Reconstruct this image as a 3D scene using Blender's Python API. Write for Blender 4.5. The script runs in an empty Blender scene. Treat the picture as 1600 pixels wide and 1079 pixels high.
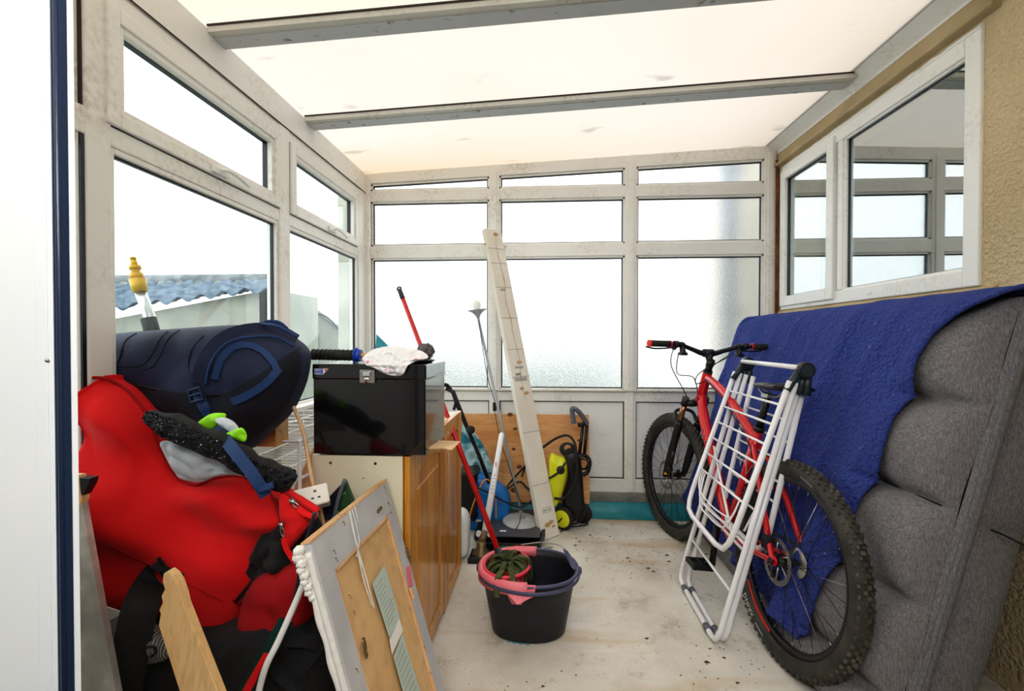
import bpy, bmesh, math, random
from mathutils import Vector as V, Matrix, noise, Quaternion
from mathutils.bvhtree import BVHTree
PI = math.pi
R = math.radians
random.seed(7)
COL = bpy.context.scene.collection

# ---------------------------------------------------------------- camera
F, H, YAW, PIT = 740.0, 1.12, R(3.86), R(.74)
cam = bpy.data.cameras.new('camera')
cam.lens = 36 * F / 1600
cam.sensor_width = 36
cam.clip_start = .02
co = bpy.data.objects.new('camera', cam)
COL.objects.link(co)
co.location = (0, 0, H)
co.rotation_euler = (R(90) - PIT, 0, YAW)
bpy.context.scene.camera = co
CAM = V((0, 0, H))

def ray(px, py):
    cx = (px - 800) / F
    cy = -(py - 539.5) / F
    f = math.cos(PIT) + cy * math.sin(PIT)
    u = cy * math.cos(PIT) - math.sin(PIT)
    return V((cx * math.cos(YAW) - f * math.sin(YAW), cx * math.sin(YAW) + f * math.cos(YAW), u))

def at(px, py, X=None, Y=None, Z=None):
    d = ray(px, py)
    t = X / d.x if X is not None else Y / d.y if Y is not None else (Z - H) / d.z
    return CAM + d * t

# ---------------------------------------------------------------- materials
def mat(name, col, rough=.6, metal=0, bump=0, bscale=60, var=0, vscale=6, col2=None, spec=None, sheen=0, stretch=None, coat=0, detail=4, thr=None, bdetail=3):
    m = bpy.data.materials.new(name)
    m.use_nodes = True
    nt = m.node_tree
    N = nt.nodes
    L = nt.links
    b = N['Principled BSDF']
    b.inputs['Base Color'].default_value = (*col, 1)
    b.inputs['Roughness'].default_value = rough
    b.inputs['Metallic'].default_value = metal
    if spec is not None: b.inputs['Specular IOR Level'].default_value = spec
    if sheen: b.inputs['Sheen Weight'].default_value = sheen
    if coat: b.inputs['Coat Weight'].default_value = coat
    tc = N.new('ShaderNodeTexCoord')
    mp = N.new('ShaderNodeMapping')
    L.new(tc.outputs['Object'], mp.inputs[0])
    if stretch: mp.inputs['Scale'].default_value = stretch
    if col2 is not None:
        n = N.new('ShaderNodeTexNoise')
        n.inputs['Scale'].default_value = vscale
        n.inputs['Detail'].default_value = detail
        L.new(mp.outputs[0], n.inputs['Vector'])
        r = N.new('ShaderNodeValToRGB')
        lo, hi = thr or (.35, .65)
        r.color_ramp.elements[0].position = lo
        r.color_ramp.elements[1].position = hi
        r.color_ramp.elements[0].color = (*col, 1)
        r.color_ramp.elements[1].color = (*col2, 1)
        L.new(n.outputs['Fac'], r.inputs[0])
        L.new(r.outputs[0], b.inputs['Base Color'])
    if bump:
        n = N.new('ShaderNodeTexNoise')
        n.inputs['Scale'].default_value = bscale
        n.inputs['Detail'].default_value = bdetail
        L.new(mp.outputs[0], n.inputs['Vector'])
        bp = N.new('ShaderNodeBump')
        bp.inputs['Strength'].default_value = min(bump, 1)
        bp.inputs['Distance'].default_value = .01 if bump <= 1 else .01 * bump
        L.new(n.outputs['Fac'], bp.inputs['Height'])
        L.new(bp.outputs[0], b.inputs['Normal'])
    return m

def nodes(name):
    m = bpy.data.materials.new(name)
    m.use_nodes = True
    return m, m.node_tree.nodes, m.node_tree.links, m.node_tree.nodes['Principled BSDF']

def ramp(N, L, src, stops):
    r = N.new('ShaderNodeValToRGB')
    while len(r.color_ramp.elements) < len(stops): r.color_ramp.elements.new(.5)
    for e, (p, c) in zip(r.color_ramp.elements, stops):
        e.position = p
        e.color = (*c, 1) if len(c) == 3 else c
    L.new(src, r.inputs[0])
    return r.outputs[0]

def tex(N, L, kind='Noise', scale=5, detail=4, stretch=(1, 1, 1), coord='Object', rot=(0, 0, 0), **kw):
    tc = N.new('ShaderNodeTexCoord')
    mp = N.new('ShaderNodeMapping')
    mp.inputs['Scale'].default_value = stretch
    mp.inputs['Rotation'].default_value = rot
    L.new(tc.outputs[coord], mp.inputs[0])
    n = N.new('ShaderNodeTex' + kind)
    n.inputs['Scale'].default_value = scale
    if 'Detail' in n.inputs: n.inputs['Detail'].default_value = detail
    for k, v in kw.items(): n.inputs[k].default_value = v
    L.new(mp.outputs[0], n.inputs['Vector'])
    return n

def mixc(N, L, fac, a, b, mode='MIX'):
    x = N.new('ShaderNodeMix')
    x.data_type = 'RGBA'
    x.blend_type = mode
    for i, v in ((0, fac), (6, a), (7, b)):
        if hasattr(v, 'links'): L.new(v, x.inputs[i])
        else: x.inputs[i].default_value = v if i == 0 else (*v, 1)
    return x.outputs[2]

def bump(N, L, b, h, strength=.5, dist=.01):
    bp = N.new('ShaderNodeBump')
    bp.inputs['Strength'].default_value = strength
    bp.inputs['Distance'].default_value = dist
    L.new(h, bp.inputs['Height'])
    L.new(bp.outputs[0], b.inputs['Normal'])

def m_pvc(name='white_pvc', c=(.80, .79, .75), dirt=(.42, .36, .26), lo=.6):
    m, N, L, b = nodes(name)
    n1 = tex(N, L, scale=3.2, detail=8, Roughness=.7)
    n2 = tex(N, L, scale=55, detail=3)
    f = N.new('ShaderNodeMath'); f.operation = 'MULTIPLY'
    L.new(ramp(N, L, n1.outputs['Fac'], [(.48, (0, 0, 0)), (.78, (1, 1, 1))]), f.inputs[0])
    L.new(ramp(N, L, n2.outputs['Fac'], [(.4, (0, 0, 0)), (.7, (1, 1, 1))]), f.inputs[1])
    L.new(mixc(N, L, f.outputs[0], c, dirt), b.inputs['Base Color'])
    b.inputs['Roughness'].default_value = .38
    return m
PVC = m_pvc(c=(.85, .835, .79), dirt=(.48, .42, .32))
GASKB = mat('brown_black_seal', (.035, .022, .016), .6)
PVCD = m_pvc('weathered_pvc', (.70, .68, .62), (.22, .18, .12))
PVCW = mat('clean_white_pvc', (.9, .92, .93), .3, col2=(.84, .87, .89), vscale=2)
PVCR = m_pvc('window_pvc', (.88, .89, .87), (.6, .56, .46))
GASK = mat('black_gasket', (.012, .015, .025), .35, bump=.1, bscale=40)
GASKN = mat('navy_gasket', (.02, .035, .075), .3, bump=.1, bscale=30)
GASKM = mat('beam_shade_mould', (.60, .62, .64), .5, col2=(.16, .14, .11), vscale=28, thr=(.62, .74), detail=6)  # grey base paints in the bars' shaded underside; dark flecks are mould

def m_glass(name, tint=(.93, .97, .97), refl=.12, rough=.0):
    m, N, L, b = nodes(name)
    N.remove(b)
    t = N.new('ShaderNodeBsdfTransparent'); t.inputs[0].default_value = (*tint, 1)
    g = N.new('ShaderNodeBsdfGlossy'); g.inputs['Roughness'].default_value = rough
    g.inputs['Color'].default_value = (.95, .97, .97, 1)
    fr = N.new('ShaderNodeLayerWeight')
    pw = N.new('ShaderNodeMath'); pw.operation = 'POWER'; pw.inputs[1].default_value = 5
    L.new(fr.outputs['Facing'], pw.inputs[0])
    ad = N.new('ShaderNodeMath'); ad.operation = 'MULTIPLY_ADD'; ad.inputs[1].default_value = .9 - refl; ad.inputs[2].default_value = refl; ad.use_clamp = True
    L.new(pw.outputs[0], ad.inputs[0])
    mx = N.new('ShaderNodeMixShader')
    L.new(ad.outputs[0], mx.inputs[0]); L.new(t.outputs[0], mx.inputs[1]); L.new(g.outputs[0], mx.inputs[2])
    L.new(mx.outputs[0], N['Material Output'].inputs[0])
    return m
GLASS = m_glass('clear_glass', refl=.02)
GLASSR = m_glass('reflective_glass', (.62, .70, .70), .42)

def m_frost():
    m, N, L, b = nodes('obscured_glass')
    N.remove(b)
    g = N.new('ShaderNodeBsdfRefraction'); g.inputs['Roughness'].default_value = .2; g.inputs['IOR'].default_value = 1.25
    g.inputs['Color'].default_value = (.97, .98, .98, 1)
    t = N.new('ShaderNodeBsdfTranslucent'); t.inputs[0].default_value = (.9, .93, .93, 1)
    v = tex(N, L, 'Voronoi', scale=140)
    bp = N.new('ShaderNodeBump'); bp.inputs['Strength'].default_value = .5; bp.inputs['Distance'].default_value = .004
    L.new(v.outputs['Distance'], bp.inputs['Height']); L.new(bp.outputs[0], g.inputs['Normal'])
    tr = N.new('ShaderNodeBsdfTransparent')
    mx = N.new('ShaderNodeMixShader'); mx.inputs[0].default_value = .22
    L.new(g.outputs[0], mx.inputs[1]); L.new(t.outputs[0], mx.inputs[2])
    L.new(mx.outputs[0], N['Material Output'].inputs[0])
    return m
FROST = m_frost()

def m_roof():
    m, N, L, b = nodes('polycarbonate')
    N.remove(b)
    n = tex(N, L, scale=1.3, detail=5)
    c1 = ramp(N, L, n.outputs['Fac'], [(.3, (1, .975, .93)), (.7, (.985, .93, .86))])
    w = tex(N, L, 'Wave', scale=16, detail=0, stretch=(0, 1, 0), Distortion=0)
    w.bands_direction = 'Y'
    c2 = mixc(N, L, ramp(N, L, w.outputs['Fac'], [(.3, (0, 0, 0)), (1, (.12, .12, .12))]), c1, (.86, .76, .62))
    s = tex(N, L, scale=3.2, detail=2, stretch=(1, 2.2, 1))
    c3 = mixc(N, L, ramp(N, L, s.outputs['Fac'], [(.67, (0, 0, 0)), (.74, (.5, .5, .5))]), c2, (.45, .42, .40))
    # orange tide mark along the eaves and back edge
    tc = N.new('ShaderNodeTexCoord'); sp = N.new('ShaderNodeSeparateXYZ'); L.new(tc.outputs['Object'], sp.inputs[0])
    e = ramp(N, L, sp.outputs['Y'], [(0, (0, 0, 0)), (1, (0, 0, 0))])
    mr = N.new('ShaderNodeMapRange'); mr.inputs[1].default_value = 2.55; mr.inputs[2].default_value = 3.1; mr.inputs[4].default_value = .55
    L.new(sp.outputs['Y'], mr.inputs[0])
    mr2 = N.new('ShaderNodeMapRange'); mr2.inputs[1].default_value = .9; mr2.inputs[2].default_value = -1.2; mr2.inputs[3].default_value = .15
    L.new(sp.outputs['X'], mr2.inputs[0])
    mu = N.new('ShaderNodeMath'); mu.operation = 'MULTIPLY'; L.new(mr.outputs[0], mu.inputs[0]); L.new(mr2.outputs[0], mu.inputs[1])
    c4 = mixc(N, L, mu.outputs[0], c3, (.90, .62, .30))
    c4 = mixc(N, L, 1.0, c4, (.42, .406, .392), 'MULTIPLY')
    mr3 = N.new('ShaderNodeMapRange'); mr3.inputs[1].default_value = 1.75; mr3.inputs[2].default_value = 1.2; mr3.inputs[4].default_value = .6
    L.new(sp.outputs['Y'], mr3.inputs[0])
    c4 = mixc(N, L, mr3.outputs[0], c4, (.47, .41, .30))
    t = N.new('ShaderNodeBsdfTranslucent'); L.new(c4, t.inputs[0])
    d = N.new('ShaderNodeBsdfDiffuse'); L.new(c4, d.inputs[0])
    mx = N.new('ShaderNodeMixShader'); mx.inputs[0].default_value = .16
    L.new(t.outputs[0], mx.inputs[1]); L.new(d.outputs[0], mx.inputs[2])
    L.new(mx.outputs[0], N['Material Output'].inputs[0])
    return m
ROOF = m_roof()

def m_stucco():
    m, N, L, b = nodes('roughcast_render')
    n = tex(N, L, scale=2, detail=6)
    n2 = tex(N, L, scale=70, detail=4)
    c = ramp(N, L, n.outputs['Fac'], [(.3, (.62, .49, .30)), (.7, (.72, .59, .38))])
    c = mixc(N, L, ramp(N, L, n2.outputs['Fac'], [(.55, (0, 0, 0)), (.75, (.55, .55, .55))]), c, (.82, .70, .50))
    L.new(c, b.inputs['Base Color'])
    b.inputs['Roughness'].default_value = .9
    bump(N, L, b, n2.outputs['Fac'], .9, .018)
    return m
STUC = m_stucco()
STUCS = mat('smooth_render', (.55, .44, .27), .85, bump=.3, bscale=30, col2=(.42, .33, .19), vscale=5)

def m_floor():
    m, N, L, b = nodes('concrete')
    n = tex(N, L, scale=1.6, detail=9, Roughness=.65)
    c = ramp(N, L, n.outputs['Fac'], [(.30, (.42, .37, .30)), (.43, (.66, .62, .55)), (.60, (.80, .77, .71))])
    n2 = tex(N, L, scale=7, detail=10, Roughness=.75)
    c = mixc(N, L, ramp(N, L, n2.outputs['Fac'], [(.55, (0, 0, 0)), (.72, (.75, .75, .75))]), c, (.30, .26, .20))
    n3 = tex(N, L, scale=85, detail=4)
    c = mixc(N, L, ramp(N, L, n3.outputs['Fac'], [(.62, (0, 0, 0)), (.74, (.5, .5, .5))]), c, (.30, .27, .22))
    # rusty streaks running across the slab
    n4 = tex(N, L, scale=2.4, detail=6, stretch=(.35, 2.2, 1))
    c = mixc(N, L, ramp(N, L, n4.outputs['Fac'], [(.56, (0, 0, 0)), (.70, (.7, .7, .7))]), c, (.56, .38, .17))
    n5 = tex(N, L, scale=1.1, detail=3)
    c = mixc(N, L, ramp(N, L, n5.outputs['Fac'], [(.57, (0, 0, 0)), (.72, (.55, .55, .55))]), c, (.26, .24, .17))
    L.new(c, b.inputs['Base Color'])
    b.inputs['Roughness'].default_value = .8
    bump(N, L, b, n2.outputs['Fac'], .35, .008)
    return m
CONC = m_floor()

def m_wood(name, a, c, scale=2.2, stretch=(1, 12, 12), rough=.45, knots=None, dist=3.5, coat=0):
    m, N, L, b = nodes(name)
    n = tex(N, L, scale=scale, detail=8, stretch=stretch, Distortion=dist * .2)
    cc = ramp(N, L, n.outputs['Fac'], [(.35, a), (.5, tuple((x + y) / 2 for x, y in zip(a, c))), (.66, c)])
    n2 = tex(N, L, scale=scale * 12, detail=3, stretch=stretch)
    cc = mixc(N, L, ramp(N, L, n2.outputs['Fac'], [(.45, (0, 0, 0)), (.7, (.35, .35, .35))]), cc, tuple(x * .6 for x in a))
    if knots:
        v = tex(N, L, 'Voronoi', scale=knots, stretch=(1, 1, 1), Randomness=1)
        cc = mixc(N, L, ramp(N, L, v.outputs['Distance'], [(.05, (.92, .92, .92)), (.13, (0, 0, 0))]), cc, (.10, .035, .012))
    L.new(cc, b.inputs['Base Color'])
    b.inputs['Roughness'].default_value = rough
    if coat: b.inputs['Coat Weight'].default_value = coat
    bump(N, L, b, n2.outputs['Fac'], .12, .003)
    return m
OAK = m_wood('honey_oak', (.44, .17, .022), (.68, .33, .055), 1.6, (9, 9, .8), .35, coat=.3)
PLY = m_wood('knotty_plywood', (.56, .24, .07), (.80, .44, .19), 1.1, (1, 6, 6), .55, knots=5.5)
OAKX = m_wood('light_oak', (.50, .24, .06), (.72, .42, .15), 1.5, (1, 10, 10), .4)
PINE = m_wood('raw_pine', (.78, .47, .20), (.88, .62, .32), 1.6, (6, 6, .7), .6)
PINEO = m_wood('orange_pine', (.64, .36, .17), (.80, .54, .32), 2, (5, 5, .7), .55)
HARD = m_wood('brown_hardboard', (.62, .38, .17), (.72, .48, .24), 2, (1, 1, 1), .7)
CREAM = mat('cream_laminate', (.74, .70, .53), .45, col2=(.68, .64, .48), vscale=3)
BLKM = mat('black_enamel', (.006, .006, .007), .12, coat=.5)
BLK = mat('black_plastic', (.012, .012, .014), .42, bump=.08, bscale=60)
BLKR = mat('black_rubber', (.018, .018, .017), .72, bump=.2, bscale=120)
BLKT = mat('tyre_sidewall', (.022, .022, .02), .62, col2=(.06, .055, .045), vscale=14)
KNOB = mat('dusty_tread', (.035, .032, .028), .85, col2=(.12, .105, .08), vscale=20)
CHR = mat('chrome', (.75, .75, .74), .16, 1)
STEEL = mat('brushed_steel', (.52, .52, .50), .35, 1, col2=(.35, .34, .32), vscale=30)
ALUM = mat('aluminium', (.72, .73, .74), .3, .9)
REDP = mat('red_paint', (.66, .008, .012), .22, coat=.6)
REDG = mat('red_grip', (.75, .03, .02), .5)
REDM = mat('red_enamel_pole', (.60, .02, .02), .3, col2=(.5, .015, .015), vscale=9)
BRNZ = mat('bronze_stanchion', (.30, .17, .09), .22, .8)
WHT = mat('white_coated_tube', (.86, .86, .88), .28, coat=.3)
WHTP = mat('white_plastic', (.83, .83, .80), .35)
GRYP = mat('grey_plastic', (.13, .15, .18), .45)
SLATE = mat('slate_plastic', (.022, .034, .042), .4)
CAN = mat('milky_plastic', (.80, .83, .83), .3)
YEL = mat('yellow_plastic', (.80, .46, .0), .35)
WYEL = mat('washer_yellow', (.70, .72, .02), .35)
BLUP = mat('bright_blue_plastic', (.02, .22, .62), .35, col2=(.015, .16, .5), vscale=8)
TEAL = mat('teal_sheet', (.01, .22, .27), .45, col2=(.08, .33, .35), vscale=7, thr=(.45, .8), bump=.3, bscale=12)
ORG = mat('orange_cable', (.72, .28, .02), .45)
PNK = mat('pink_plastic', (.82, .17, .22), .45, col2=(.88, .26, .30), vscale=6)
BKTR = mat('indigo_rim', (.075, .08, .16), .38)
BKT = mat('bucket_black', (.014, .016, .022), .5, bump=.12, bscale=110)
GREYL = mat('grey_enamel', (.32, .35, .38), .42, col2=(.42, .44, .46), vscale=6)
GREYB = mat('lamp_base_grey', (.50, .52, .52), .5, col2=(.36, .37, .37), vscale=12)
BRASS = mat('tarnished_bronze', (.30, .20, .10), .45, .6, col2=(.16, .11, .06), vscale=22)
FOLI = mat('hedge_leaf', (.05, .11, .06), .7, col2=(.16, .22, .14), vscale=3)

def m_fabric(name, a, c, weave=420, bmp=.3, rough=.9, vs=5, sheen=.2):
    m, N, L, b = nodes(name)
    n = tex(N, L, scale=vs, detail=5)
    cc = ramp(N, L, n.outputs['Fac'], [(.35, a), (.65, c)])
    L.new(cc, b.inputs['Base Color'])
    b.inputs['Roughness'].default_value = rough
    b.inputs['Sheen Weight'].default_value = sheen
    w = tex(N, L, scale=weave, detail=2)
    w2 = tex(N, L, scale=9, detail=3)
    ad = N.new('ShaderNodeMath'); ad.operation = 'ADD'
    mu = N.new('ShaderNodeMath'); mu.operation = 'MULTIPLY'; mu.inputs[1].default_value = .3
    L.new(w.outputs['Fac'], mu.inputs[0]); L.new(mu.outputs[0], ad.inputs[0]); L.new(w2.outputs['Fac'], ad.inputs[1])
    bump(N, L, b, ad.outputs[0], bmp, .012)
    return m
REDF = m_fabric('red_canvas', (.70, .004, .006), (.78, .008, .010), sheen=.05)
REDD = m_fabric('dark_red_canvas', (.33, .003, .006), (.42, .004, .008), sheen=.0)
NAVY = m_fabric('navy_nylon', (.008, .014, .048), (.014, .022, .066), bmp=.35, rough=.7, sheen=.05)
NAVD = m_fabric('dark_navy_nylon', (.004, .006, .014), (.006, .009, .02), bmp=.25, rough=.75, sheen=.03)
NAVW = mat('navy_webbing', (.010, .045, .15), .65, bump=.3, bscale=160)
BLKF = m_fabric('black_nylon', (.006, .006, .007), (.012, .012, .013), bmp=.5, rough=.8, sheen=.04)
BLKW = mat('black_webbing', (.010, .010, .011), .8, bump=.4, bscale=220)
GRYF = m_fabric('grey_jersey', (.42, .44, .47), (.56, .58, .61), bmp=.5)
LIME = mat('lime_fabric', (.35, .85, .02), .55)
SILV = mat('reflective_tape', (.62, .66, .70), .4)
def m_sofa():
    m, N, L, b = nodes('charcoal_weave')
    h = tex(N, L, scale=330, detail=3, stretch=(1, .16, 1))
    v = tex(N, L, scale=330, detail=3, stretch=(1, 1, .16))
    c = mixc(N, L, .5, ramp(N, L, h.outputs['Fac'], [(.35, (.105, .10, .108)), (.7, (.29, .28, .295))]),
             ramp(N, L, v.outputs['Fac'], [(.35, (.105, .10, .108)), (.7, (.31, .295, .31))]))
    L.new(c, b.inputs['Base Color'])
    b.inputs['Roughness'].default_value = .95
    w2 = tex(N, L, scale=11, detail=3)
    bump(N, L, b, w2.outputs['Fac'], .25, .02)
    return m
SOFA = m_sofa()
def m_fleece():
    m, N, L, b = nodes('blue_sherpa')
    v = tex(N, L, 'Voronoi', scale=72, Randomness=1)
    n = tex(N, L, scale=45, detail=5)
    ad = N.new('ShaderNodeMath'); ad.operation = 'ADD'
    L.new(v.outputs['Distance'], ad.inputs[0]); L.new(n.outputs['Fac'], ad.inputs[1])
    c = ramp(N, L, ad.outputs[0], [(.55, (.006, .014, .11)), (.8, (.015, .036, .26)), (1.0, (.035, .075, .40))])
    L.new(c, b.inputs['Base Color'])
    b.inputs['Roughness'].default_value = 1
    b.inputs['Sheen Weight'].default_value = .35
    b.inputs['Sheen Tint'].default_value = (.35, .4, 1, 1)
    bump(N, L, b, ad.outputs[0], 1, .022)
    return m
FLEECE = m_fleece()
def m_leafprint():
    m, N, L, b = nodes('leaf_print')
    v = tex(N, L, 'Voronoi', scale=26, stretch=(1, 1, .55), Randomness=1)
    s = ramp(N, L, v.outputs['Color'], [(.0, (.0, .02, .008)), (.45, (.01, .10, .02)), (.6, (.06, .55, .04)), (1, (.45, .95, .40))])
    L.new(mixc(N, L, ramp(N, L, v.outputs['Distance'], [(.35, (0, 0, 0)), (.55, (.9, .9, .9))]), s, (.0, .01, .005)), b.inputs['Base Color'])
    b.inputs['Roughness'].default_value = .35
    return m
LEAFP = m_leafprint()
def m_knit():
    m, N, L, b = nodes('grey_knit')
    v = tex(N, L, 'Wave', scale=60, detail=1, Distortion=4)
    L.new(ramp(N, L, v.outputs['Fac'], [(.2, (.10, .10, .10)), (.8, (.34, .35, .34))]), b.inputs['Base Color'])
    b.inputs['Roughness'].default_value = .95
    bump(N, L, b, v.outputs['Fac'], .6, .006)
    return m
KNIT = m_knit()
def m_galv():
    m, N, L, b = nodes('paint_scuffed_metal')
    n = tex(N, L, scale=9, detail=8)
    c = ramp(N, L, n.outputs['Fac'], [(.3, (.36, .36, .34)), (.5, (.55, .55, .52)), (.66, (.85, .85, .82))])
    n2 = tex(N, L, scale=24, detail=5)
    c = mixc(N, L, ramp(N, L, n2.outputs['Fac'], [(.66, (0, 0, 0)), (.72, (1, 1, 1))]), c, (.13, .12, .10))
    L.new(c, b.inputs['Base Color'])
    b.inputs['Roughness'].default_value = .35
    b.inputs['Metallic'].default_value = .35
    bump(N, L, b, n.outputs['Fac'], .4, .01)
    return m
GALV = m_galv()
CARD = mat('white_card', (.82, .79, .72), .75, col2=(.76, .70, .60), vscale=5, bump=.05, bscale=20)
CARDB = mat('brown_card', (.66, .45, .26), .8)
STAIN = mat('tea_stain', (.46, .26, .10), .85, col2=(.62, .48, .30), vscale=30)
INK = mat('grey_ink', (.25, .25, .26), .8)
PAPER = mat('mint_paper', (.52, .60, .54), .8, col2=(.47, .55, .49), vscale=8)
PAPERW = mat('white_paper', (.83, .82, .78), .7)
FRAMEG = mat('grey_painted_wood', (.56, .56, .57), .6, col2=(.46, .46, .48), vscale=9)
FRAMEW = mat('chipped_white_paint', (.80, .78, .74), .5, col2=(.66, .62, .55), vscale=20, thr=(.55, .75), bump=.3, bscale=60)
MOSS = mat('mossy_mop_cloth', (.035, .05, .018), .95, col2=(.12, .15, .05), vscale=30, bump=.6, bscale=200)
WIREB = mat('matted_wire', (.09, .08, .075), .7, col2=(.2, .18, .17), vscale=120)
CANE = m_wood('pale_cane', (.60, .38, .20), (.72, .50, .30), 3, (4, 4, 1), .5)
BRICK = mat('brown_timber', (.16, .05, .02), .8, col2=(.28, .11, .05), vscale=20)
PLINTH = mat('damp_concrete', (.22, .21, .18), .9, bump=.5, bscale=60, col2=(.34, .33, .29), vscale=12)

# ---------------------------------------------------------------- mesh kit
class M:
    def __init__(s):
        s.bm = bmesh.new()
    def add(s, verts, faces, smooth=False, mi=0):
        vs = [s.bm.verts.new(v) for v in verts]
        for f in faces:
            try:
                ff = s.bm.faces.new([vs[i] for i in f])
                ff.smooth = smooth
                ff.material_index = mi
            except ValueError: pass
        return vs
    def box(s, x0, x1, y0, y1, z0, z1, mi=0, T=None):
        v = [V((x, y, z)) for x in (x0, x1) for y in (y0, y1) for z in (z0, z1)]
        if T: v = [T @ q for q in v]
        s.add(v, [(0, 1, 3, 2), (4, 6, 7, 5), (0, 4, 5, 1), (2, 3, 7, 6), (0, 2, 6, 4), (1, 5, 7, 3)], mi=mi)
        return s
    def prism(s, pts, off, mi=0, smooth=False):
        n = len(pts); pts = [V(p) for p in pts]; off = V(off)
        s.add(pts + [p + off for p in pts], [tuple(range(n))[::-1], tuple(range(n, 2 * n))] + [(i, (i + 1) % n, n + (i + 1) % n, n + i) for i in range(n)], smooth, mi)
        return s
    def tube(s, pts, r, n=10, closed=False, cap=True, mi=0, sq=None):
        pts = [V(p) for p in pts]
        k = len(pts)
        rr = r if isinstance(r, (list, tuple)) else [r] * k
        up = None
        rings = []
        for i, p in enumerate(pts):
            if closed: t = pts[(i + 1) % k] - pts[i - 1]
            else: t = pts[min(i + 1, k - 1)] - pts[max(i - 1, 0)]
            if t.length < 1e-9: t = V((0, 0, 1))
            t.normalize()
            if up is None:
                up = V((0, 0, 1)) if abs(t.z) < .9 else V((1, 0, 0))
            up = (up - t * up.dot(t))
            if up.length < 1e-6: up = t.orthogonal()
            up.normalize()
            sd = t.cross(up)
            a, b2 = (1, 1) if not sq else sq
            rings.append([p + (up * math.sin(2 * PI * j / n) * b2 + sd * math.cos(2 * PI * j / n) * a) * rr[i] for j in range(n)])
        vs = [v for ring in rings for v in ring]
        fs = []
        for i in range(k if closed else k - 1):
            i2 = (i + 1) % k
            for j in range(n):
                fs.append((i * n + j, i * n + (j + 1) % n, i2 * n + (j + 1) % n, i2 * n + j))
        if cap and not closed:
            fs += [tuple(range(n))[::-1], tuple((k - 1) * n + j for j in range(n))]
        s.add(vs, fs, True, mi)
        if cap and not closed:
            for f in list(s.bm.faces)[-2:]: f.smooth = False
        return s
    def rod(s, a, b, r, r2=None, n=12, mi=0):
        return s.tube([a, b], [r, r if r2 is None else r2], n, mi=mi)
    def lathe(s, prof, c=(0, 0, 0), ax=(0, 0, 1), n=32, sx=1, sy=1, mi=0):
        q = V((0, 0, 1)).rotation_difference(V(ax).normalized())
        c = V(c)
        vs = [c + q @ V((r * math.cos(2 * PI * j / n) * sx, r * math.sin(2 * PI * j / n) * sy, z)) for r, z in prof for j in range(n)]
        fs = [(i * n + j, i * n + (j + 1) % n, (i + 1) * n + (j + 1) % n, (i + 1) * n + j) for i in range(len(prof) - 1) for j in range(n)]
        s.add(vs, fs, True, mi)
        return s
    def ball(s, c, r, n=16, sc=(1, 1, 1), nz=0, seed=0):
        c = V(c)
        prof = []
        vs = []
        for i in range(n + 1):
            a = PI * i / n
            for j in range(n * 2):
                b2 = PI * j / n
                d = V((math.sin(a) * math.cos(b2), math.sin(a) * math.sin(b2), math.cos(a)))
                k = 1 + (nz * noise.noise(d * 2.2 + V((seed, 0, 0))) if nz else 0)
                vs.append(c + V((d.x * sc[0], d.y * sc[1], d.z * sc[2])) * r * k)
        m = n * 2
        s.add(vs, [(i * m + j, (i + 1) * m + j, (i + 1) * m + (j + 1) % m, i * m + (j + 1) % m) for i in range(n) for j in range(m)], True)
        return s
    def grid(s, fn, nu, nv, smooth=True, mi=0):
        vs = [fn(i / nu, j / nv) for i in range(nu + 1) for j in range(nv + 1)]
        w = nv + 1
        s.add(vs, [(i * w + j, (i + 1) * w + j, (i + 1) * w + j + 1, i * w + j + 1) for i in range(nu) for j in range(nv)], smooth, mi)
        return s

def obj(name, m, mt, parent=None, local=False, bev=0, solid=0, sub=0):
    bm = m.bm if isinstance(m, M) else m
    bmesh.ops.remove_doubles(bm, verts=bm.verts, dist=1e-6)
    bmesh.ops.recalc_face_normals(bm, faces=bm.faces)
    me = bpy.data.meshes.new(name)
    bm.to_mesh(me)
    bm.free()
    o = bpy.data.objects.new(name, me)
    for x in (mt if isinstance(mt, (list, tuple)) else [mt]): me.materials.append(x)
    COL.objects.link(o)
    if parent is not None:
        o.parent = parent
        if not local:
            bpy.context.view_layer.update()
            o.matrix_parent_inverse = parent.matrix_world.inverted()
    if solid:
        q = o.modifiers.new('s', 'SOLIDIFY'); q.thickness = solid; q.offset = 0
    if bev:
        q = o.modifiers.new('b', 'BEVEL'); q.width = bev; q.segments = 2; q.limit_method = 'ANGLE'; q.angle_limit = R(40)
    if sub:
        q = o.modifiers.new('u', 'SUBSURF'); q.levels = q.render_levels = sub
    return o

def thing(name, label, cat, loc=(0, 0, 0), group=None, mw=None):
    o = bpy.data.objects.new(name, None)
    o.empty_display_size = .05
    COL.objects.link(o)
    o.location = loc
    if mw is not None: o.matrix_world = mw
    o['label'] = label
    o['category'] = cat
    if group: o['group'] = group
    return o

def tag(o, label, cat, group=None, kind=None):
    o['label'] = label
    o['category'] = cat
    if group: o['group'] = group
    if kind: o['kind'] = kind
    return o

def struct(o, label=None):
    o['kind'] = 'structure'
    if label: o['label'] = label
    return o

def cr(pts, n=6, closed=False):
    pts = [V(p) for p in pts]
    k = len(pts)
    out = []
    for i in range(k if closed else k - 1):
        p0 = pts[i - 1] if (i > 0 or closed) else pts[0]
        p1, p2 = pts[i], pts[(i + 1) % k]
        p3 = pts[(i + 2) % k] if (closed or i + 2 < k) else pts[-1]
        for j in range(n):
            t = j / n
            out.append(.5 * ((2 * p1) + (p2 - p0) * t + (2 * p0 - 5 * p1 + 4 * p2 - p3) * t * t + (3 * p1 - p0 - 3 * p2 + p3) * t ** 3))
    if not closed: out.append(pts[-1])
    return out

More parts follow.
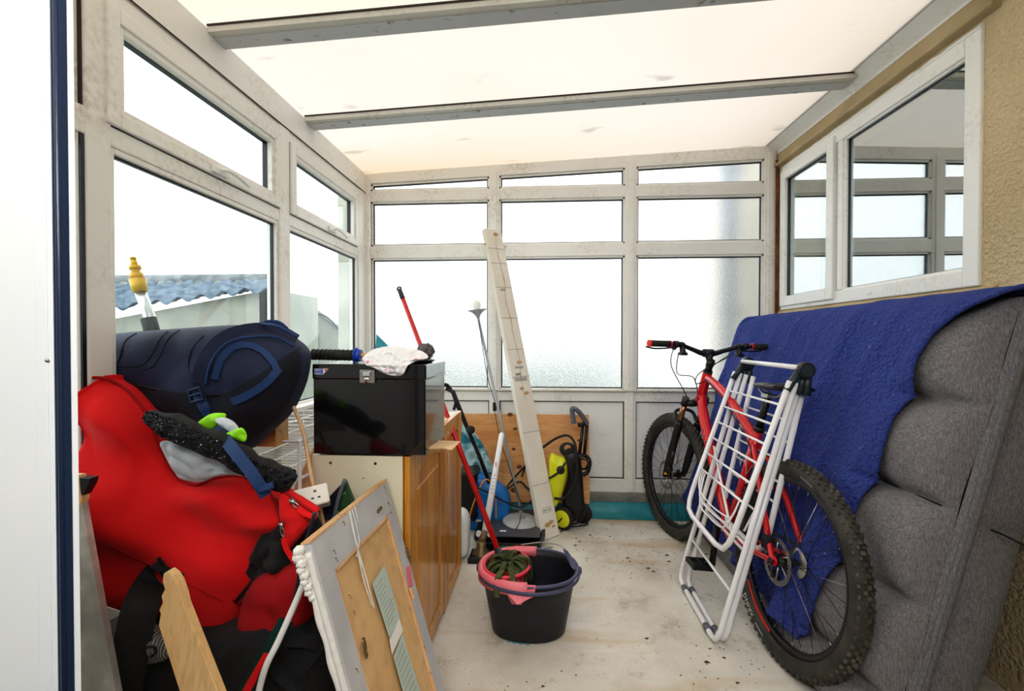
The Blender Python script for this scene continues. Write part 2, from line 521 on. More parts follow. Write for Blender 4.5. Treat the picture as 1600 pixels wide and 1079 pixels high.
def puff(outline, Y, df, db, seed=0, amp=.01, fs=(6, 6, 6), p=2.4, tilt=0, rings=26, cx=None, crease=0, flatz=None):
    """a soft closed shape swelling to both sides of an upright outline standing at depth Y"""
    pts = cr([at(x, y, Y=Y) for x, y in outline], 7, True)
    c = sum(pts, V()) / len(pts) if cx is None else at(*cx, Y=Y)
    n = len(pts)
    m = M()
    zs = [q.z for q in pts]
    zm = (min(zs) + max(zs)) / 2
    def P(q, s, side):
        w = c + (q - c) * s
        th = (1 - s ** p) ** (1 / p)
        k = noise.noise(V((w.x * fs[0] + seed * 7.1, side * 3, w.z * fs[2]))) + .5 * noise.noise(V((w.x * fs[0] * 2.3, seed + side, w.z * fs[2] * 2.3)))
        if crease: k += crease * (abs(noise.noise(V((w.x * fs[0] * 1.4 + seed, 5, w.z * fs[2] * 1.4)))) * 2 - .5)
        y = w.y + side * ((df if side < 0 else db) * th + amp * k * min(1, th * 1.6))
        y += tilt * (w.z - zm)
        return V((w.x, y, w.z))
    sl = [math.sin(PI / 2 * i / rings) for i in range(1, rings + 1)]
    for side in (-1, 1):
        vs = [P(pts[0], 0, side)] + [P(q, s, side) for s in sl for q in pts]
        fs2 = [(0, 1 + j, 1 + (j + 1) % n) for j in range(n)]
        for i in range(rings - 1):
            for j in range(n):
                a = 1 + i * n
                fs2.append((a + j, a + n + j, a + n + (j + 1) % n, a + (j + 1) % n))
        m.add(vs, fs2, True)
    if flatz is not None:
        for v in m.bm.verts:
            if v.co.z < flatz: v.co.z = flatz
    return m

def bvh(m): return BVHTree.FromBMesh(m.bm)
def drape(trees, pts, lift=.006, Yd=1.3):
    out = []
    for x, y in pts:
        d = ray(x, y).normalized()
        best = None
        for t in trees:
            h = t.ray_cast(CAM, d)
            if h[0] is not None and (best is None or h[3] < best): best = h[3]
        out.append(CAM + d * (best - lift) if best else at(x, y, Y=Yd))
    return out

def ribbon(pts, w, th=.003, nrm=None, n=5, widths=None):
    """a flat strap along pts; its broad side faces nrm (default: towards the doorway)"""
    P = cr(pts, n)
    k = len(P)
    m = M()
    rows = []
    for i, p in enumerate(P):
        t = (P[min(i + 1, k - 1)] - P[max(i - 1, 0)]).normalized()
        nn = V(nrm) if nrm is not None else (CAM - p)
        nn = (nn - t * nn.dot(t)).normalized()
        s = t.cross(nn)
        ww = (w if widths is None else widths[min(int(i / max(k - 1, 1) * (len(widths) - 1) + .5), len(widths) - 1)]) / 2
        rows.append([p + s * ww + nn * th / 2, p - s * ww + nn * th / 2, p - s * ww - nn * th / 2, p + s * ww - nn * th / 2])
    vs = [v for r_ in rows for v in r_]
    fs = [(i * 4 + j, i * 4 + (j + 1) % 4, i * 4 + 4 + (j + 1) % 4, i * 4 + 4 + j) for i in range(k - 1) for j in range(4)] + [(3, 2, 1, 0), tuple((k - 1) * 4 + j for j in range(4))]
    m.add(vs, fs, False)
    return m

def textmesh(s, size, T, depth=.0006, space=1.0, align='LEFT'):
    """lettering as thin solid glyphs; T maps flat (x, y, z) to the surface"""
    cu = bpy.data.curves.new('t', 'FONT')
    cu.body = s; cu.size = size; cu.extrude = depth / 2; cu.space_character = space; cu.align_x = align; cu.resolution_u = 3
    o = bpy.data.objects.new('t', cu)
    COL.objects.link(o)
    bpy.context.view_layer.update()
    me = o.to_mesh()
    bm = bmesh.new()
    bm.from_mesh(me)
    o.to_mesh_clear()
    bpy.data.objects.remove(o)
    bpy.data.curves.remove(cu)
    for v in bm.verts: v.co = T(v.co) if callable(T) else T @ v.co
    return bm

def basis(o, ex, ey):
    ex = V(ex).normalized(); ey = V(ey); ey = (ey - ex * ex.dot(ey)).normalized(); ez = ex.cross(ey)
    return Matrix(((ex.x, ey.x, ez.x, o[0]), (ex.y, ey.y, ez.y, o[1]), (ex.z, ey.z, ez.z, o[2]), (0, 0, 0, 1)))
#@@SECTIONS@@

# ================================================================ the room
XL, XR, YB = -1.18, 1.47, 3.05
def roofz(x): return 2.19 + .045 * (x + 1.18)
m = M().box(-1.25, 3.2, -1.3, 3.14, -.08, 0)
struct(obj('floor', m, CONC))

# roof sheet
m = M()
m.grid(lambda a, b: V((-1.32 + a * 2.78, -.9 + b * 4.05, roofz(-1.32 + a * 2.78) + .03)), 12, 12)
struct(obj('ceiling', m, ROOF))
# roof bars across the slope, with a lighter lip on the near side
for k, (ya, yb) in enumerate(((1.605, 1.69), (2.28, 2.37), (.86, .93))):
    m = M()
    for x0, x1 in ((-1.176, 1.42),):
        m.add([V((x, y, roofz(x) + dz)) for x in (x0, x1) for y, dz in ((ya + .02, 0), (yb, 0), (yb, .03), (ya + .02, .03))],
              [(0, 1, 2, 3), (7, 6, 5, 4), (0, 4, 5, 1), (1, 5, 6, 2), (2, 6, 7, 3), (3, 7, 4, 0)])
    b = struct(obj('trim_%d' % (k + 1), m, GASKM))
    m = M()
    m.add([V((x, y, roofz(x) + dz)) for x in (-1.176, 1.42) for y, dz in ((ya - .01, .004), (ya + .02, .004), (ya + .02, .03), (ya - .01, .03))],
          [(0, 1, 2, 3), (7, 6, 5, 4), (0, 4, 5, 1), (1, 5, 6, 2), (2, 6, 7, 3), (3, 7, 4, 0)])
    obj('lip', m, PVCD, b)
    m = M()
    m.add([V((x, y, roofz(x) + dz)) for x in (-1.176, 1.42) for y, dz in ((ya - .014, .024), (ya + .0, .024), (ya + .0, .03), (ya - .014, .03))],
          [(0, 1, 2, 3), (7, 6, 5, 4), (0, 4, 5, 1), (1, 5, 6, 2), (2, 6, 7, 3), (3, 7, 4, 0)])
    obj('gasket', m, GASKB, b)
# eaves plate over the left wall
m = M().box(-1.30, XL + .005, -.3, 3.13, 2.085, roofz(XL) + .02)
m.box(-1.28, XL - .012, -.3, 3.13, 2.055, 2.085)
struct(obj('trim_4', m, PVC, bev=.004))
m = M().box(XL + .004, XL + .007, -.3, 3.1, 2.083, 2.087)
struct(obj('trim_5', m, GASKB))
# fascia along the house wall
m = M()
m.prism([(1.385, -.3, 2.345), (1.40, -.3, 2.337), (1.458, -.3, 2.290), (1.458, -.3, 2.278), (1.47, -.3, 2.278), (1.47, -.3, 2.36)], (0, 3.42, 0))
struct(obj('trim_6', m, PVCR))

def bead(m, x0, x1, z0, z1, y, w=.012, d=.012, slope=0):
    """glazing bead just inside an opening of the back wall"""
    zz = lambda x: z1 + slope * (x - x1)
    m.box(x0, x0 + w, y, y + d, z0, zz(x0)); m.box(x1 - w, x1, y, y + d, z0, z1)
    m.box(x0, x1, y, y + d, z0, z0 + w)
    m.prism([(x0, y, zz(x0) - w), (x1, y, z1 - w), (x1, y, z1), (x0, y, zz(x0))], (0, d, 0))

# ---- back wall: posts and rails, panes of obscured glass, white panels
YG = 3.12
posts = [(-1.21, -1.148), (-.359, -.291), (.517, .591), (1.381, 1.452)]
m = M()
for a, b in posts: m.box(a, b, YG - .035, YG + .035, .13, roofz((a + b) / 2) + .02)
rails = [(.13, .218), (.718, .793), (1.657, 1.738), (2.032, 2.106)]
for a, b in rails: m.box(-1.2, 1.45, YG - .033, YG + .033, a, b)
m.prism([(-1.2, YG - .033, 2.15), (1.45, YG - .033, 2.256), (1.45, YG - .033, roofz(1.45) + .03), (-1.2, YG - .033, roofz(-1.2) + .03)], (0, .066, 0))
wb = struct(obj('wall_back', m, PVC, bev=.005))
m = M().box(-1.2, 1.47, YG - .055, YG - .02, .785, .797)
obj('sill_ledge', m, PVCD, wb, bev=.003)
m = M()
for a, b in posts: m.box(a + .018, b - .018, YG - .044, YG - .03, .14, roofz(a) - .01)
obj('raised_profile', m, PVC, wb, bev=.003)
wn = 0
bays = [(-1.148, -.359), (-.291, .517), (.591, 1.381)]
for x0, x1 in bays:
    top = lambda x: 2.15 + (x + 1.148) * .0408
    for z0, z1, sl in ((.793, 1.657, 0), (1.738, 2.032, 0), (2.106, None, .0408)):
        wn += 1
        zt = z1 if z1 else top(x1)
        m = M()
        zb = (lambda x: z1) if z1 else top
        m.prism([(x0 + .004, YG, z0 + .004), (x1 - .004, YG, z0 + .004), (x1 - .004, YG, zb(x1) - .003), (x0 + .004, YG, zb(x0) - .003)], (0, .004, 0))
        w = struct(obj('window_%d' % wn, m, FROST))
        m = M(); bead(m, x0, x1, z0, zt, YG - .024, .010, .02, sl); obj('bead', m, PVC, w)
        m = M(); bead(m, x0 + .009, x1 - .009, z0 + .009, zt - .009, YG - .008, .008, .008, sl); obj('gasket', m, GASK, w)
    m = M().box(x0, x1, YG - .012, YG + .01, .218, .718)
    p = obj('infill_panel', m, PVCR, wb)
    m = M(); bead(m, x0, x1, .218, .718, YG - .018, .006, .008); obj('panel_gasket', m, GASK, wb)
# damp plinth the frame stands on
struct(obj('baseboard_back', M().box(-1.25, 1.47, YG - .05, YG + .04, 0, .13), PLINTH))
# timber and render strip by the house wall
struct(obj('trim_7', M().box(1.447, 1.462, YG - .045, YG + .03, .0, 2.24), BRICK))

# ---- left wall
XG = XL - .03
m = M()
lp = [(2.046, 2.131), (2.95, 3.12)]
m.box(XL - .06, XL + .004, 1.148, 1.222, .13, 2.085)
for a, b in lp: m.box(XL - .06, XL + .004, a, b, .13, 2.085)
m.box(XL - .06, XL, .0, 3.1, 1.648, 1.722)
m.box(XL - .06, XL, .0, 3.1, 2.03, 2.085)
m.box(XL - .06, XL, .0, 3.1, .73, .80)
m.box(XL - .06, XL, .0, 3.1, .10, .18)
wl = struct(obj('wall_left', m, PVC, bev=.005))
obj('sill_ledge', M().box(XL - .05, XL + .05, 1.2, 3.08, .785, .805), PVC, wl, bev=.004)
obj('corner_post', M().box(XL - .06, -1.148, 3.06, 3.16, .0, 2.12), PVC, wl, bev=.006)
for y0, y1 in ((.0, 1.148), (1.222, 2.046), (2.131, 2.95)):
    obj('infill_panel', M().box(XL - .05, XL - .03, y0, y1, .18, .73), PVC, wl)
obj('upper_panel', M().box(XL - .03, XL - .012, .0, 1.148, 1.722, 2.03), PVC, wl)
obj('panel_gasket', M().box(XL - .02, XL - .004, 1.143, 1.149, 1.722, 2.03), GASKB, wl)

def lbead(m, y0, y1, z0, z1, x, w, d):
    m.box(x - d, x, y0, y0 + w, z0, z1); m.box(x - d, x, y1 - w, y1, z0, z1)
    m.box(x - d, x, y0 + w + .0001, y1 - w - .0001, z0, z0 + w); m.box(x - d, x, y0 + w + .0001, y1 - w - .0001, z1 - w, z1)
def lwin(y0, y1, z0, z1, sash=False):
    global wn
    wn += 1
    e = .058 if sash else .0
    w = struct(obj('window_%d' % wn, M().box(XG - .002, XG + .002, y0 + e, y1 - e, z0 + e, z1 - e), GLASS))
    if sash:
        m = M(); lbead(m, y0 + .004, y1 - .004, z0 + .004, z1 - .004, XL + .014, .040, .05); obj('sash_frame', m, PVC, w, bev=.004)
        m = M(); lbead(m, y0 + .04, y1 - .04, z0 + .04, z1 - .04, XL + .006, .022, .03); obj('bead', m, PVC, w, bev=.003)
        m = M(); lbead(m, y0, y1, z0, z1, XL + .001, .006, .01); obj('shadow_gasket', m, GASK, w)
        m = M(); lbead(m, y0 + .058, y1 - .058, z0 + .058, z1 - .058, XL - .016, .007, .02); obj('gasket', m, GASK, w)
        yc = (y0 + y1) / 2 + .02
        h = M().box(XL + .014, XL + .024, yc - .05, yc + .03, z0 + .010, z0 + .034)
        h.tube(cr([(XL + .03, yc - .02, z0 + .022), (XL + .045, yc, z0 + .026), (XL + .05, yc + .05, z0 + .02), (XL + .046, yc + .12, z0 + .008)]), .0075, 8)
        obj('window_handle', h, WHTP, w, bev=.003)
    else:
        m = M(); lbead(m, y0, y1, z0, z1, XL - .004, .016, .03); obj('bead', m, PVC, w, bev=.003)
        m = M(); lbead(m, y0 + .015, y1 - .015, z0 + .015, z1 - .015, XL - .018, .007, .012); obj('gasket', m, GASK, w)
lwin(1.222, 2.046, .80, 1.648)
lwin(2.131, 2.95, .80, 1.648)
lwin(1.200, 2.046, 1.700, 2.035, True)
lwin(2.131, 2.93, 1.700, 2.035, True)
lwin(.2, 1.148, .80, 1.648)
obj('navy_door_seal', M().box(XL - .02, XL + .001, 1.136, 1.147, .8, 1.648), GASK, bpy.data.objects['window_%d' % wn])

struct(obj('baseboard_left', M().box(XL - .07, XL + .02, -.3, 3.1, 0, .10), PLINTH))

# ---- house wall on the right, with window opening
WY0, WY1 = 1.700, 3.035
wz0, wz1 = 1.300, 2.163
m = M()
T = .22
def wallbox(y0, y1, z0, z1, s=18):
    ny = max(1, int((y1 - y0) * s)); nz = max(1, int((z1 - z0) * s))
    def fn(a, b):
        y, z = y0 + a * (y1 - y0), z0 + b * (z1 - z0)
        return V((XR + .003 * noise.noise(V((0, y * 9, z * 9))), y, z))
    m.grid(fn, ny, nz)
wallbox(-1.3, WY0, 0, 2.7); wallbox(WY1, 3.2, 0, 2.7); wallbox(WY0, WY1, 0, wz0); wallbox(WY0, WY1, wz1, 2.7)
for a in ((XR, XR + T, WY0 - .001, WY0, wz0, wz1), (XR, XR + T, WY1, WY1 + .001, wz0, wz1), (XR, XR + T, WY0, WY1, wz0 - .001, wz0), (XR, XR + T, WY0, WY1, wz1, wz1 + .001)): m.box(*a)
wr = struct(obj('wall_right', m, STUC))
# smooth drip ledge over the window
m = M().prism([(XR + .01, 1.64, 2.190), (XR - .032, 1.64, 2.200), (XR - .034, 1.64, 2.212), (XR - .012, 1.64, 2.225), (XR - .010, 1.64, 2.280), (XR + .01, 1.64, 2.280)], (0, 1.46, 0))
obj('drip_ledge', m, STUCS, wr, bev=.004)
m = M().prism([(XR - .03, WY0 - .06, wz0 - .035), (XR + .01, WY0 - .06, wz0 - .035), (XR + .01, WY0 - .06, wz0 - .003), (XR - .012, WY0 - .06, wz0 - .004)], (0, WY1 - WY0 + .09, 0))
obj('window_ledge', m, STUCS, wr, bev=.004)
XW = XR - .012
def rrect(m, y0, y1, z0, z1, w, x0, x1):
    m.box(x0, x1, y0, y0 + w, z0, z1); m.box(x0, x1, y1 - w, y1, z0, z1)
    m.box(x0, x1, y0 + w + .0001, y1 - w - .0001, z0, z0 + w); m.box(x0, x1, y0 + w + .0001, y1 - w - .0001, z1 - w, z1)
wn += 1
m = M(); rrect(m, WY0, WY1, wz0, wz1, .062, XW, XW + .06); m.box(XW, XW + .06, 2.435, 2.475, wz0 + .0621, wz1 - .0621)
w = struct(obj('window_%d' % wn, m, PVCR, bev=.005))
m = M(); rrect(m, 2.49, WY1 - .012, wz0 + .022, wz1 - .02, .058, XW - .014, XW + .03); obj('sash_frame', m, PVCR, w, bev=.005)
m = M(); rrect(m, WY0 + .055, 2.437, wz0 + .055, wz1 - .055, .016, XW + .008, XW + .03); obj('bead', m, PVCR, w, bev=.003)
m = M(); rrect(m, WY0 + .068, 2.424, wz0 + .068, wz1 - .068, .006, XW + .02, XW + .03); rrect(m, 2.546, WY1 - .068, wz0 + .078, wz1 - .076, .006, XW + .004, XW + .02)
obj('gasket', m, GASK, w)
obj('large_pane', M().box(XW + .026, XW + .030, WY0 + .07, 2.42, wz0 + .07, wz1 - .07), GLASSR, w)
obj('small_pane', M().box(XW + .012, XW + .016, 2.547, WY1 - .069, wz0 + .079, wz1 - .077), GLASSR, w)
m = M().box(XW - .004, XW, 2.22, 2.25, wz0 + .022, wz0 + .03).box(XW - .004, XW, 2.72, 2.75, wz0 + .008, wz0 + .016); obj('drain_cap', m, WHTP, w)
# painted-over sealant edge, a little ragged
m = M()
m.tube([V((XR - .004, WY0 + t * (WY1 - WY0) / 40, wz1 + .006 + .006 * noise.noise(V((t * .7, 1, 2))))) for t in range(41)], .011, 6)
obj('sealant', m, PVCR, w)
# dim room behind that window
DIM = mat('dim_room_paint', (.30, .33, .34), .9)
for nm, b in (('wall_inner_far', (3.2, 3.22, 1.0, 4.2, .6, 2.6)), ('wall_inner_near', (XR + .2, 3.2, .98, 1.0, .6, 2.6)), ('wall_inner_side', (XR + .2, 3.2, 4.2, 4.22, .6, 2.6)),
              ('floor_inner', (XR + .2, 3.2, 1.0, 4.2, .58, .6)), ('ceiling_inner', (XR + .2, 3.2, 1.0, 4.2, 2.6, 2.62))):
    struct(obj(nm, M().box(*b), DIM))
struct(obj('wall_inner_lining', M().box(XR + .2, XR + .205, 1.0, WY0, .6, 2.6).box(XR + .2, XR + .205, WY1, 4.2, .6, 2.6).box(XR + .2, XR + .205, WY0, WY1, .6, wz0).box(XR + .2, XR + .205, WY0, WY1, wz1, 2.6), DIM))
p = thing('potted_palm', 'spiky green palm indoors behind the large house window pane', 'plant', (2.02, 2.15, 1.2))
obj('stand', M().lathe([(0, 0), (.10, 0), (.04, .03), (.04, .36), (.10, .38), (0, .38)], (2.02, 2.15, .60)), BLK, p)
m = M().lathe([(0, 0), (.09, 0), (.12, .2), (.10, .2), (.0, .18)], (2.02, 2.15, .98)); obj('pot', m, mat('clay', (.5, .25, .14), .8), p)
LEAFG = mat('palm_leaf', (.10, .26, .07), .5)
rnd = random.Random(3)
m = M()
for k in range(34):
    a = rnd.uniform(0, 2 * PI); l = rnd.uniform(.3, .55); el = rnd.uniform(.5, 1.3)
    d = V((math.cos(a), math.sin(a), 0))
    pts = [V((2.02, 2.15, 1.18)) + d * (l * t * math.cos(el) + .12 * t * t) + V((0, 0, l * math.sin(el) * t - .22 * t ** 3)) for t in (0, .25, .5, .75, 1)]
    r_ = ribbon(pts, .014, .001, nrm=(0, 0, 1), n=4, widths=[.012, .02, .018, .012, .002])
    me = bpy.data.meshes.new('x'); r_.bm.to_mesh(me); m.bm.from_mesh(me); bpy.data.meshes.remove(me); r_.bm.free()
for v in m.bm.verts: v.co.x = max(v.co.x, 1.70 + .02 * noise.noise(v.co * 9))
o = obj('leaves', m, LEAFG, p)

# ---- the doorway we look through: jamb on the left with its black seal
m = M().prism([(-1.25, .50, 0), (-.5515, .50, 0), (-.66, .575, 0), (-1.25, .575, 0)], (0, 0, 2.4))
d = struct(obj('door_1', m, PVCW, bev=.004))
m = M().box(-.70, -.690, .4985, .50, 0, 2.1); m.box(-.575, -.560, .4985, .50, 0, 2.1); obj('raised_profile', m, PVCW, d, bev=.002)
m = M().prism([(-.5515, .499, 0), (-.5355, .501, 0), (-.60, .545, 0), (-.64, .545, 0)], (0, 0, 2.1)).tube([(-.546, .500, 0), (-.546, .500, 2.1)], .003, 8); obj('rubber_seal', m, GASKN, d)
m = M().prism([(-.5355, .502, 0), (-.5295, .504, 0), (-.59, .556, 0), (-.60, .546, 0)], (0, 0, 2.1)); obj('outer_edge', m, PVCW, d, bev=.001)
m = M().ball(at(74, 563, Y=.499), .0022, 6); obj('screw_cap', m, STEEL, d)
m = M().box(.72, 1.47, .50, .56, 0, 2.4).box(-.56, .72, .50, .56, 2.1, 2.4)
struct(obj('wall_front', m, PVCW))

# ================================================================ outside
GR = mat('wet_yard', (.30, .32, .30), .9, col2=(.22, .26, .2), vscale=2)
struct(obj('ground', M().box(-14, 14, -6, 16, -.2, -.09), GR))
WALLN = mat('neighbour_render', (.30, .305, .27), .9, col2=(.38, .38, .33), vscale=2.5, bump=.2)
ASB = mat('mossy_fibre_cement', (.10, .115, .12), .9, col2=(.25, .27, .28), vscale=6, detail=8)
ASBD = mat('dark_blue_fibre_cement', (.05, .08, .12), .9, col2=(.14, .19, .24), vscale=9, detail=8)  # dark blue-grey colour of the corrugated sheets
p = thing('outbuilding', 'rendered outbuilding with wavy corrugated roof beyond the left windows', 'outbuilding', (-5.5, 6.5, -.09))
A0, A1, A2 = at(60, 520, Y=5.2), at(400, 456, Y=5.2), at(425, 452, Y=5.2)
m = M().prism([(A0.x, 5.2, -.09), (A2.x, 5.2, -.09), tuple(A2), tuple(A1), tuple(A0)], (0, .15, 0))
m.box(A2.x - .15, A2.x, 5.2, 6.3, -.09, A2.z)
obj('wall', m, WALLN, p)
m = M()
zr = at(300, 438, Y=6.0).z
XE = at(422, 445, Y=6.0).x
def corr(a, b):
    x = -8.2 + a * ((A2.x + .06) * b + XE * (1 - b) + 8.2)
    y = 6.0 - b * .95
    k = max(0, min(1, (x - A0.x) / (A1.x - A0.x)))
    ze = at(200, 497, Y=5.05).z * (1 - k) + at(400, 451, Y=5.05).z * k - .02
    z = zr * (1 - b) + ze * b
    return V((x, y, z + .035 * math.sin(x * 2 * PI / .26)))
m.grid(corr, 300, 8)
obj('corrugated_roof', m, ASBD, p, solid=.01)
m = M().tube([(-8.2, 6.0, zr - .02), (XE, 6.0, zr - .02)], .10, 14); 
for k in range(26): 
    x = XE - .1 - k * .26; m.ball((x, 5.88, zr - .10), .075, 6, (1, .5, 1.1))
obj('ridge_cap', m, ASB, p)
p = thing('shed', 'pale rendered gable end with dark roof edge seen through the second left window', 'shed', (-3.0, 7.5, -.09))
P0, P1, P2 = at(440, 468, Y=7.0), at(500, 492, Y=7.0), at(570, 545, Y=7.0)
m = M().prism([(P0.x - .4, 7, -.09), (P2.x + .4, 7, -.09), (P2.x + .4, 7, P2.z - .3), tuple(P2), tuple(P1), tuple(P0), (P0.x - .4, 7, P0.z + .1)], (0, .2, 0)); obj('wall', m, WALLN, p)
m = M().tube([P0 + V((-.4, -.02, .14)), P0 + V((0, -.02, .02)), P1 + V((0, -.02, .03)), P2 + V((0, -.02, .03)), P2 + V((.4, 0, -.3))], .03, 8); obj('verge', m, ASB, p)
m = M()
for a, b in ((0, .35), (.4, .75)):
    q0 = P0.lerp(P2, a); q1 = P0.lerp(P2, b); m.tube(cr([q0 + V((0, -.06, .1)), q0.lerp(q1, .5) + V((0, -.06, .16)), q1 + V((0, -.06, .04))]), .012, 6)
obj('cable', m, BLK, p)
PIL = mat('pier_render', (.55, .54, .46), .9, col2=(.42, .42, .36), vscale=5, bump=.3)
struct(obj('column', M().box(at(528, 400, Y=3.3).x, at(549, 400, Y=3.3).x, 3.3, 3.42, -.09, at(540, 306, Y=3.3).z), PIL), 'narrow rendered pier outside the back left corner')
# low hedge seen blurred through the obscured glass, and the house corner with its drainpipe
rnd = random.Random(11)
m = M()
for k in range(46):
    x = rnd.uniform(-4.4, 1.2); m.ball((x, rnd.uniform(8.3, 9.0), rnd.uniform(.1, .68)), rnd.uniform(.35, .55), 7, (1.2, 1, .8), .5, k)
tag(obj('hedge', m, mat('hazy_hedge', (.07, .12, .09), .9, col2=(.16, .22, .20), vscale=2)), 'dim green hedge blurred behind the obscured back windows', 'hedge')
hw = struct(obj('wall_house_return', M().box(1.62, 1.70, 3.25, 3.7, -.1, 4), mat('cream_render', (.88, .84, .74), .9)))
tag(obj('rendered_pier', M().box(1.30, 1.6, 3.7, 4.3, -.09, 3.4), mat('cream_pier', (.85, .80, .68), .9)), 'cream rendered buttress blurred behind the rightmost obscured panes', 'pier')
p = thing('drainpipe', 'dark blue drainpipe blurred behind the rightmost obscured panes', 'drainpipe', (1.36, 3.45, 0))
obj('pipe', M().rod((1.32, 3.50, -.09), (1.32, 3.50, 3.4), .055, n=16), mat('slate_blue_pipe', (.10, .15, .26), .5), p)
for z in (1.3, 2.3): obj('bracket', M().box(1.25, 1.42, 3.48, 3.52, z, z + .04), mat('slate_blue_clip', (.10, .14, .2), .5), p)

# ---- light
ROOML = 1
wd = bpy.data.worlds.new('world')
bpy.context.scene.world = wd
wd.use_nodes = True
WN = wd.node_tree.nodes; WL = wd.node_tree.links
bg = WN['Background']
tc = WN.new('ShaderNodeTexCoord'); sp = WN.new('ShaderNodeSeparateXYZ'); WL.new(tc.outputs['Generated'], sp.inputs[0])
rp = WN.new('ShaderNodeValToRGB'); WL.new(sp.outputs['Z'], rp.inputs[0])
rp.color_ramp.elements[0].position = -.1; rp.color_ramp.elements[0].color = (.8, .84, .88, 1)
rp.color_ramp.elements[1].position = .25; rp.color_ramp.elements[1].color = (1, 1, 1, 1)
WL.new(rp.outputs[0], bg.inputs[0])
bg.inputs[1].default_value = 1.75
def area(name, loc, rot, sx, sy, e, col=(1, 1, 1)):
    l = bpy.data.lights.new(name, 'AREA'); l.shape = 'RECTANGLE'; l.size = sx; l.size_y = sy; l.energy = e; l.color = col
    o = bpy.data.objects.new(name, l); COL.objects.link(o); o.location = loc; o.rotation_euler = rot
    return o
# the room the camera stands in
DARKW = mat('back_room_paint', (.22, .21, .20), .9)
struct(obj('wall_rear', M().box(-1.6, 1.9, -1.75, -1.70, 0, 2.5), DARKW))
struct(obj('wall_room_left', M().box(-1.65, -1.6, -1.75, .5, 0, 2.5), DARKW))
struct(obj('wall_room_right', M().box(1.9, 1.95, -1.75, .5, 0, 2.5), DARKW))
struct(obj('ceiling_room', M().box(-1.65, 1.95, -1.75, .5, 2.5, 2.55), mat('room_ceiling', (.7, .7, .68), .9)))
struct(obj('floor_room', M().box(-1.6, 1.9, -1.7, .5, .0, .006), mat('dark_carpet', (.05, .045, .05), .95)))
area('inner_room_fill', (2.3, 1.9, 2.55), (0, 0, 0), .6, .6, 14)  # added fill light, lifts the palm and walls behind the window
area('jamb_fill', (-.5, -.75, 2.3), (R(50), 0, R(8)), .7, .5, 12)  # added fill light aimed at the door jamb, no fitting here
# soft fill light added behind the camera to brighten the interior
area('front_fill', (.25, -.5, 2.2), (R(62), 0, 0), 1.6, .8, 26)
sc = bpy.context.scene
sc.view_settings.view_transform = 'Standard'
sc.view_settings.look = 'Medium High Contrast'
sc.view_settings.exposure = .53
sc.cycles.max_bounces = 8
sc.cycles.transparent_max_bounces = 16

# ================================================================ grey sofa back stood on end against the house wall
SV = V((.267, 0, 1)).normalized()      # up the slope of the leaning cushion
SN = V((-1, 0, .267)).normalized()     # out of it, towards the room
SO = V((.93, 0, .0))
SY0, SY1, SL = 1.335, 2.99, 1.275
seams = [-.02, .13, .405, .685, .965, 1.275]
def seg(v):
    for a, b in zip(seams, seams[1:]):
        if a <= v <= b:
            t = (v - a) / (b - a); return t, b - a
    return 0, 1
def thin(u):
    s = max(0, min(1, (u - .2) / .4)); return 1 - .5 * s * s * (3 - 2 * s)
def face(u, v, T=.098):
    """how far the padded face swells at u (0 near end .. 1 far end), v metres up"""
    t, _ = seg(v)
    T *= thin(u)
    bulge = max(0, 1 - abs(2 * t - 1) ** 2.6) ** .5
    e = max(0, 1 - abs(2 * u - 1) ** 22) ** .5
    top = max(0, 1 - max(0, (v - 1.10) / .185) ** 2.4) ** .5
    wr = .004 * noise.noise(V((u * 12, v * 9, 2))) + .0035 * noise.noise(V((u * 30, v * 14, 5)))
    cr_ = -.006 * math.exp(-((t - .02) / .05) ** 2) * (1 + math.sin(u * 60)) 
    return T * (.24 + .76 * bulge) * e * top + wr * e + cr_ * e
def spt(y, v, w): return SO + SV * v + SN * w + V((0, y, 0))
so = thing('sofa_backrest', 'charcoal woven padded sofa backrest stood on edge against the beige house wall', 'sofa', (1.05, 2.1, 0))
m = M()
ny, nv = 110, 130
m.grid(lambda a, b: spt(SY0 + (SY1 - SY0) * a + .012 * noise.noise(V((b * 6, a * 2, 0))), SL * b, face(a, SL * b)), ny, nv)
m.grid(lambda a, b: spt(SY0 + (SY1 - SY0) * (1 - a), SL * b, -.055), 4, 60)
def endcap(y0, s):
    m.grid(lambda a, b: spt(y0 + s * -.020 * math.sin(PI * a) , SL * b, face(0 if s > 0 else 1, SL * b) * (1 - a) - .055 * a), 8, nv)
endcap(SY0, 1); endcap(SY1, -1)
m.grid(lambda a, b: spt(SY0 + (SY1 - SY0) * a, SL, face(a, SL) * (1 - b) - .055 * b), ny, 6)
obj('front_cushion', m, SOFA, so)
for z in seams[1:-1]:
    m = M().tube([spt(SY0 + (SY1 - SY0) * i / 60, z + .004 * noise.noise(V((i * .6, z * 9, 0))), face(i / 60, z) + .009) for i in range(1, 60)], .0026, 6)
    obj('tuft_seam', m, BLKF, so)
m = M()
for dw in (-.004, -.02):
    m.tube([spt(SY0 - .019, SL * i / 80, dw) + V((0, .003 * noise.noise(V((i * .5, 3, dw))), 0)) for i in range(81)], .0011, 6)
obj('edge_piping', m, GRYP, so)
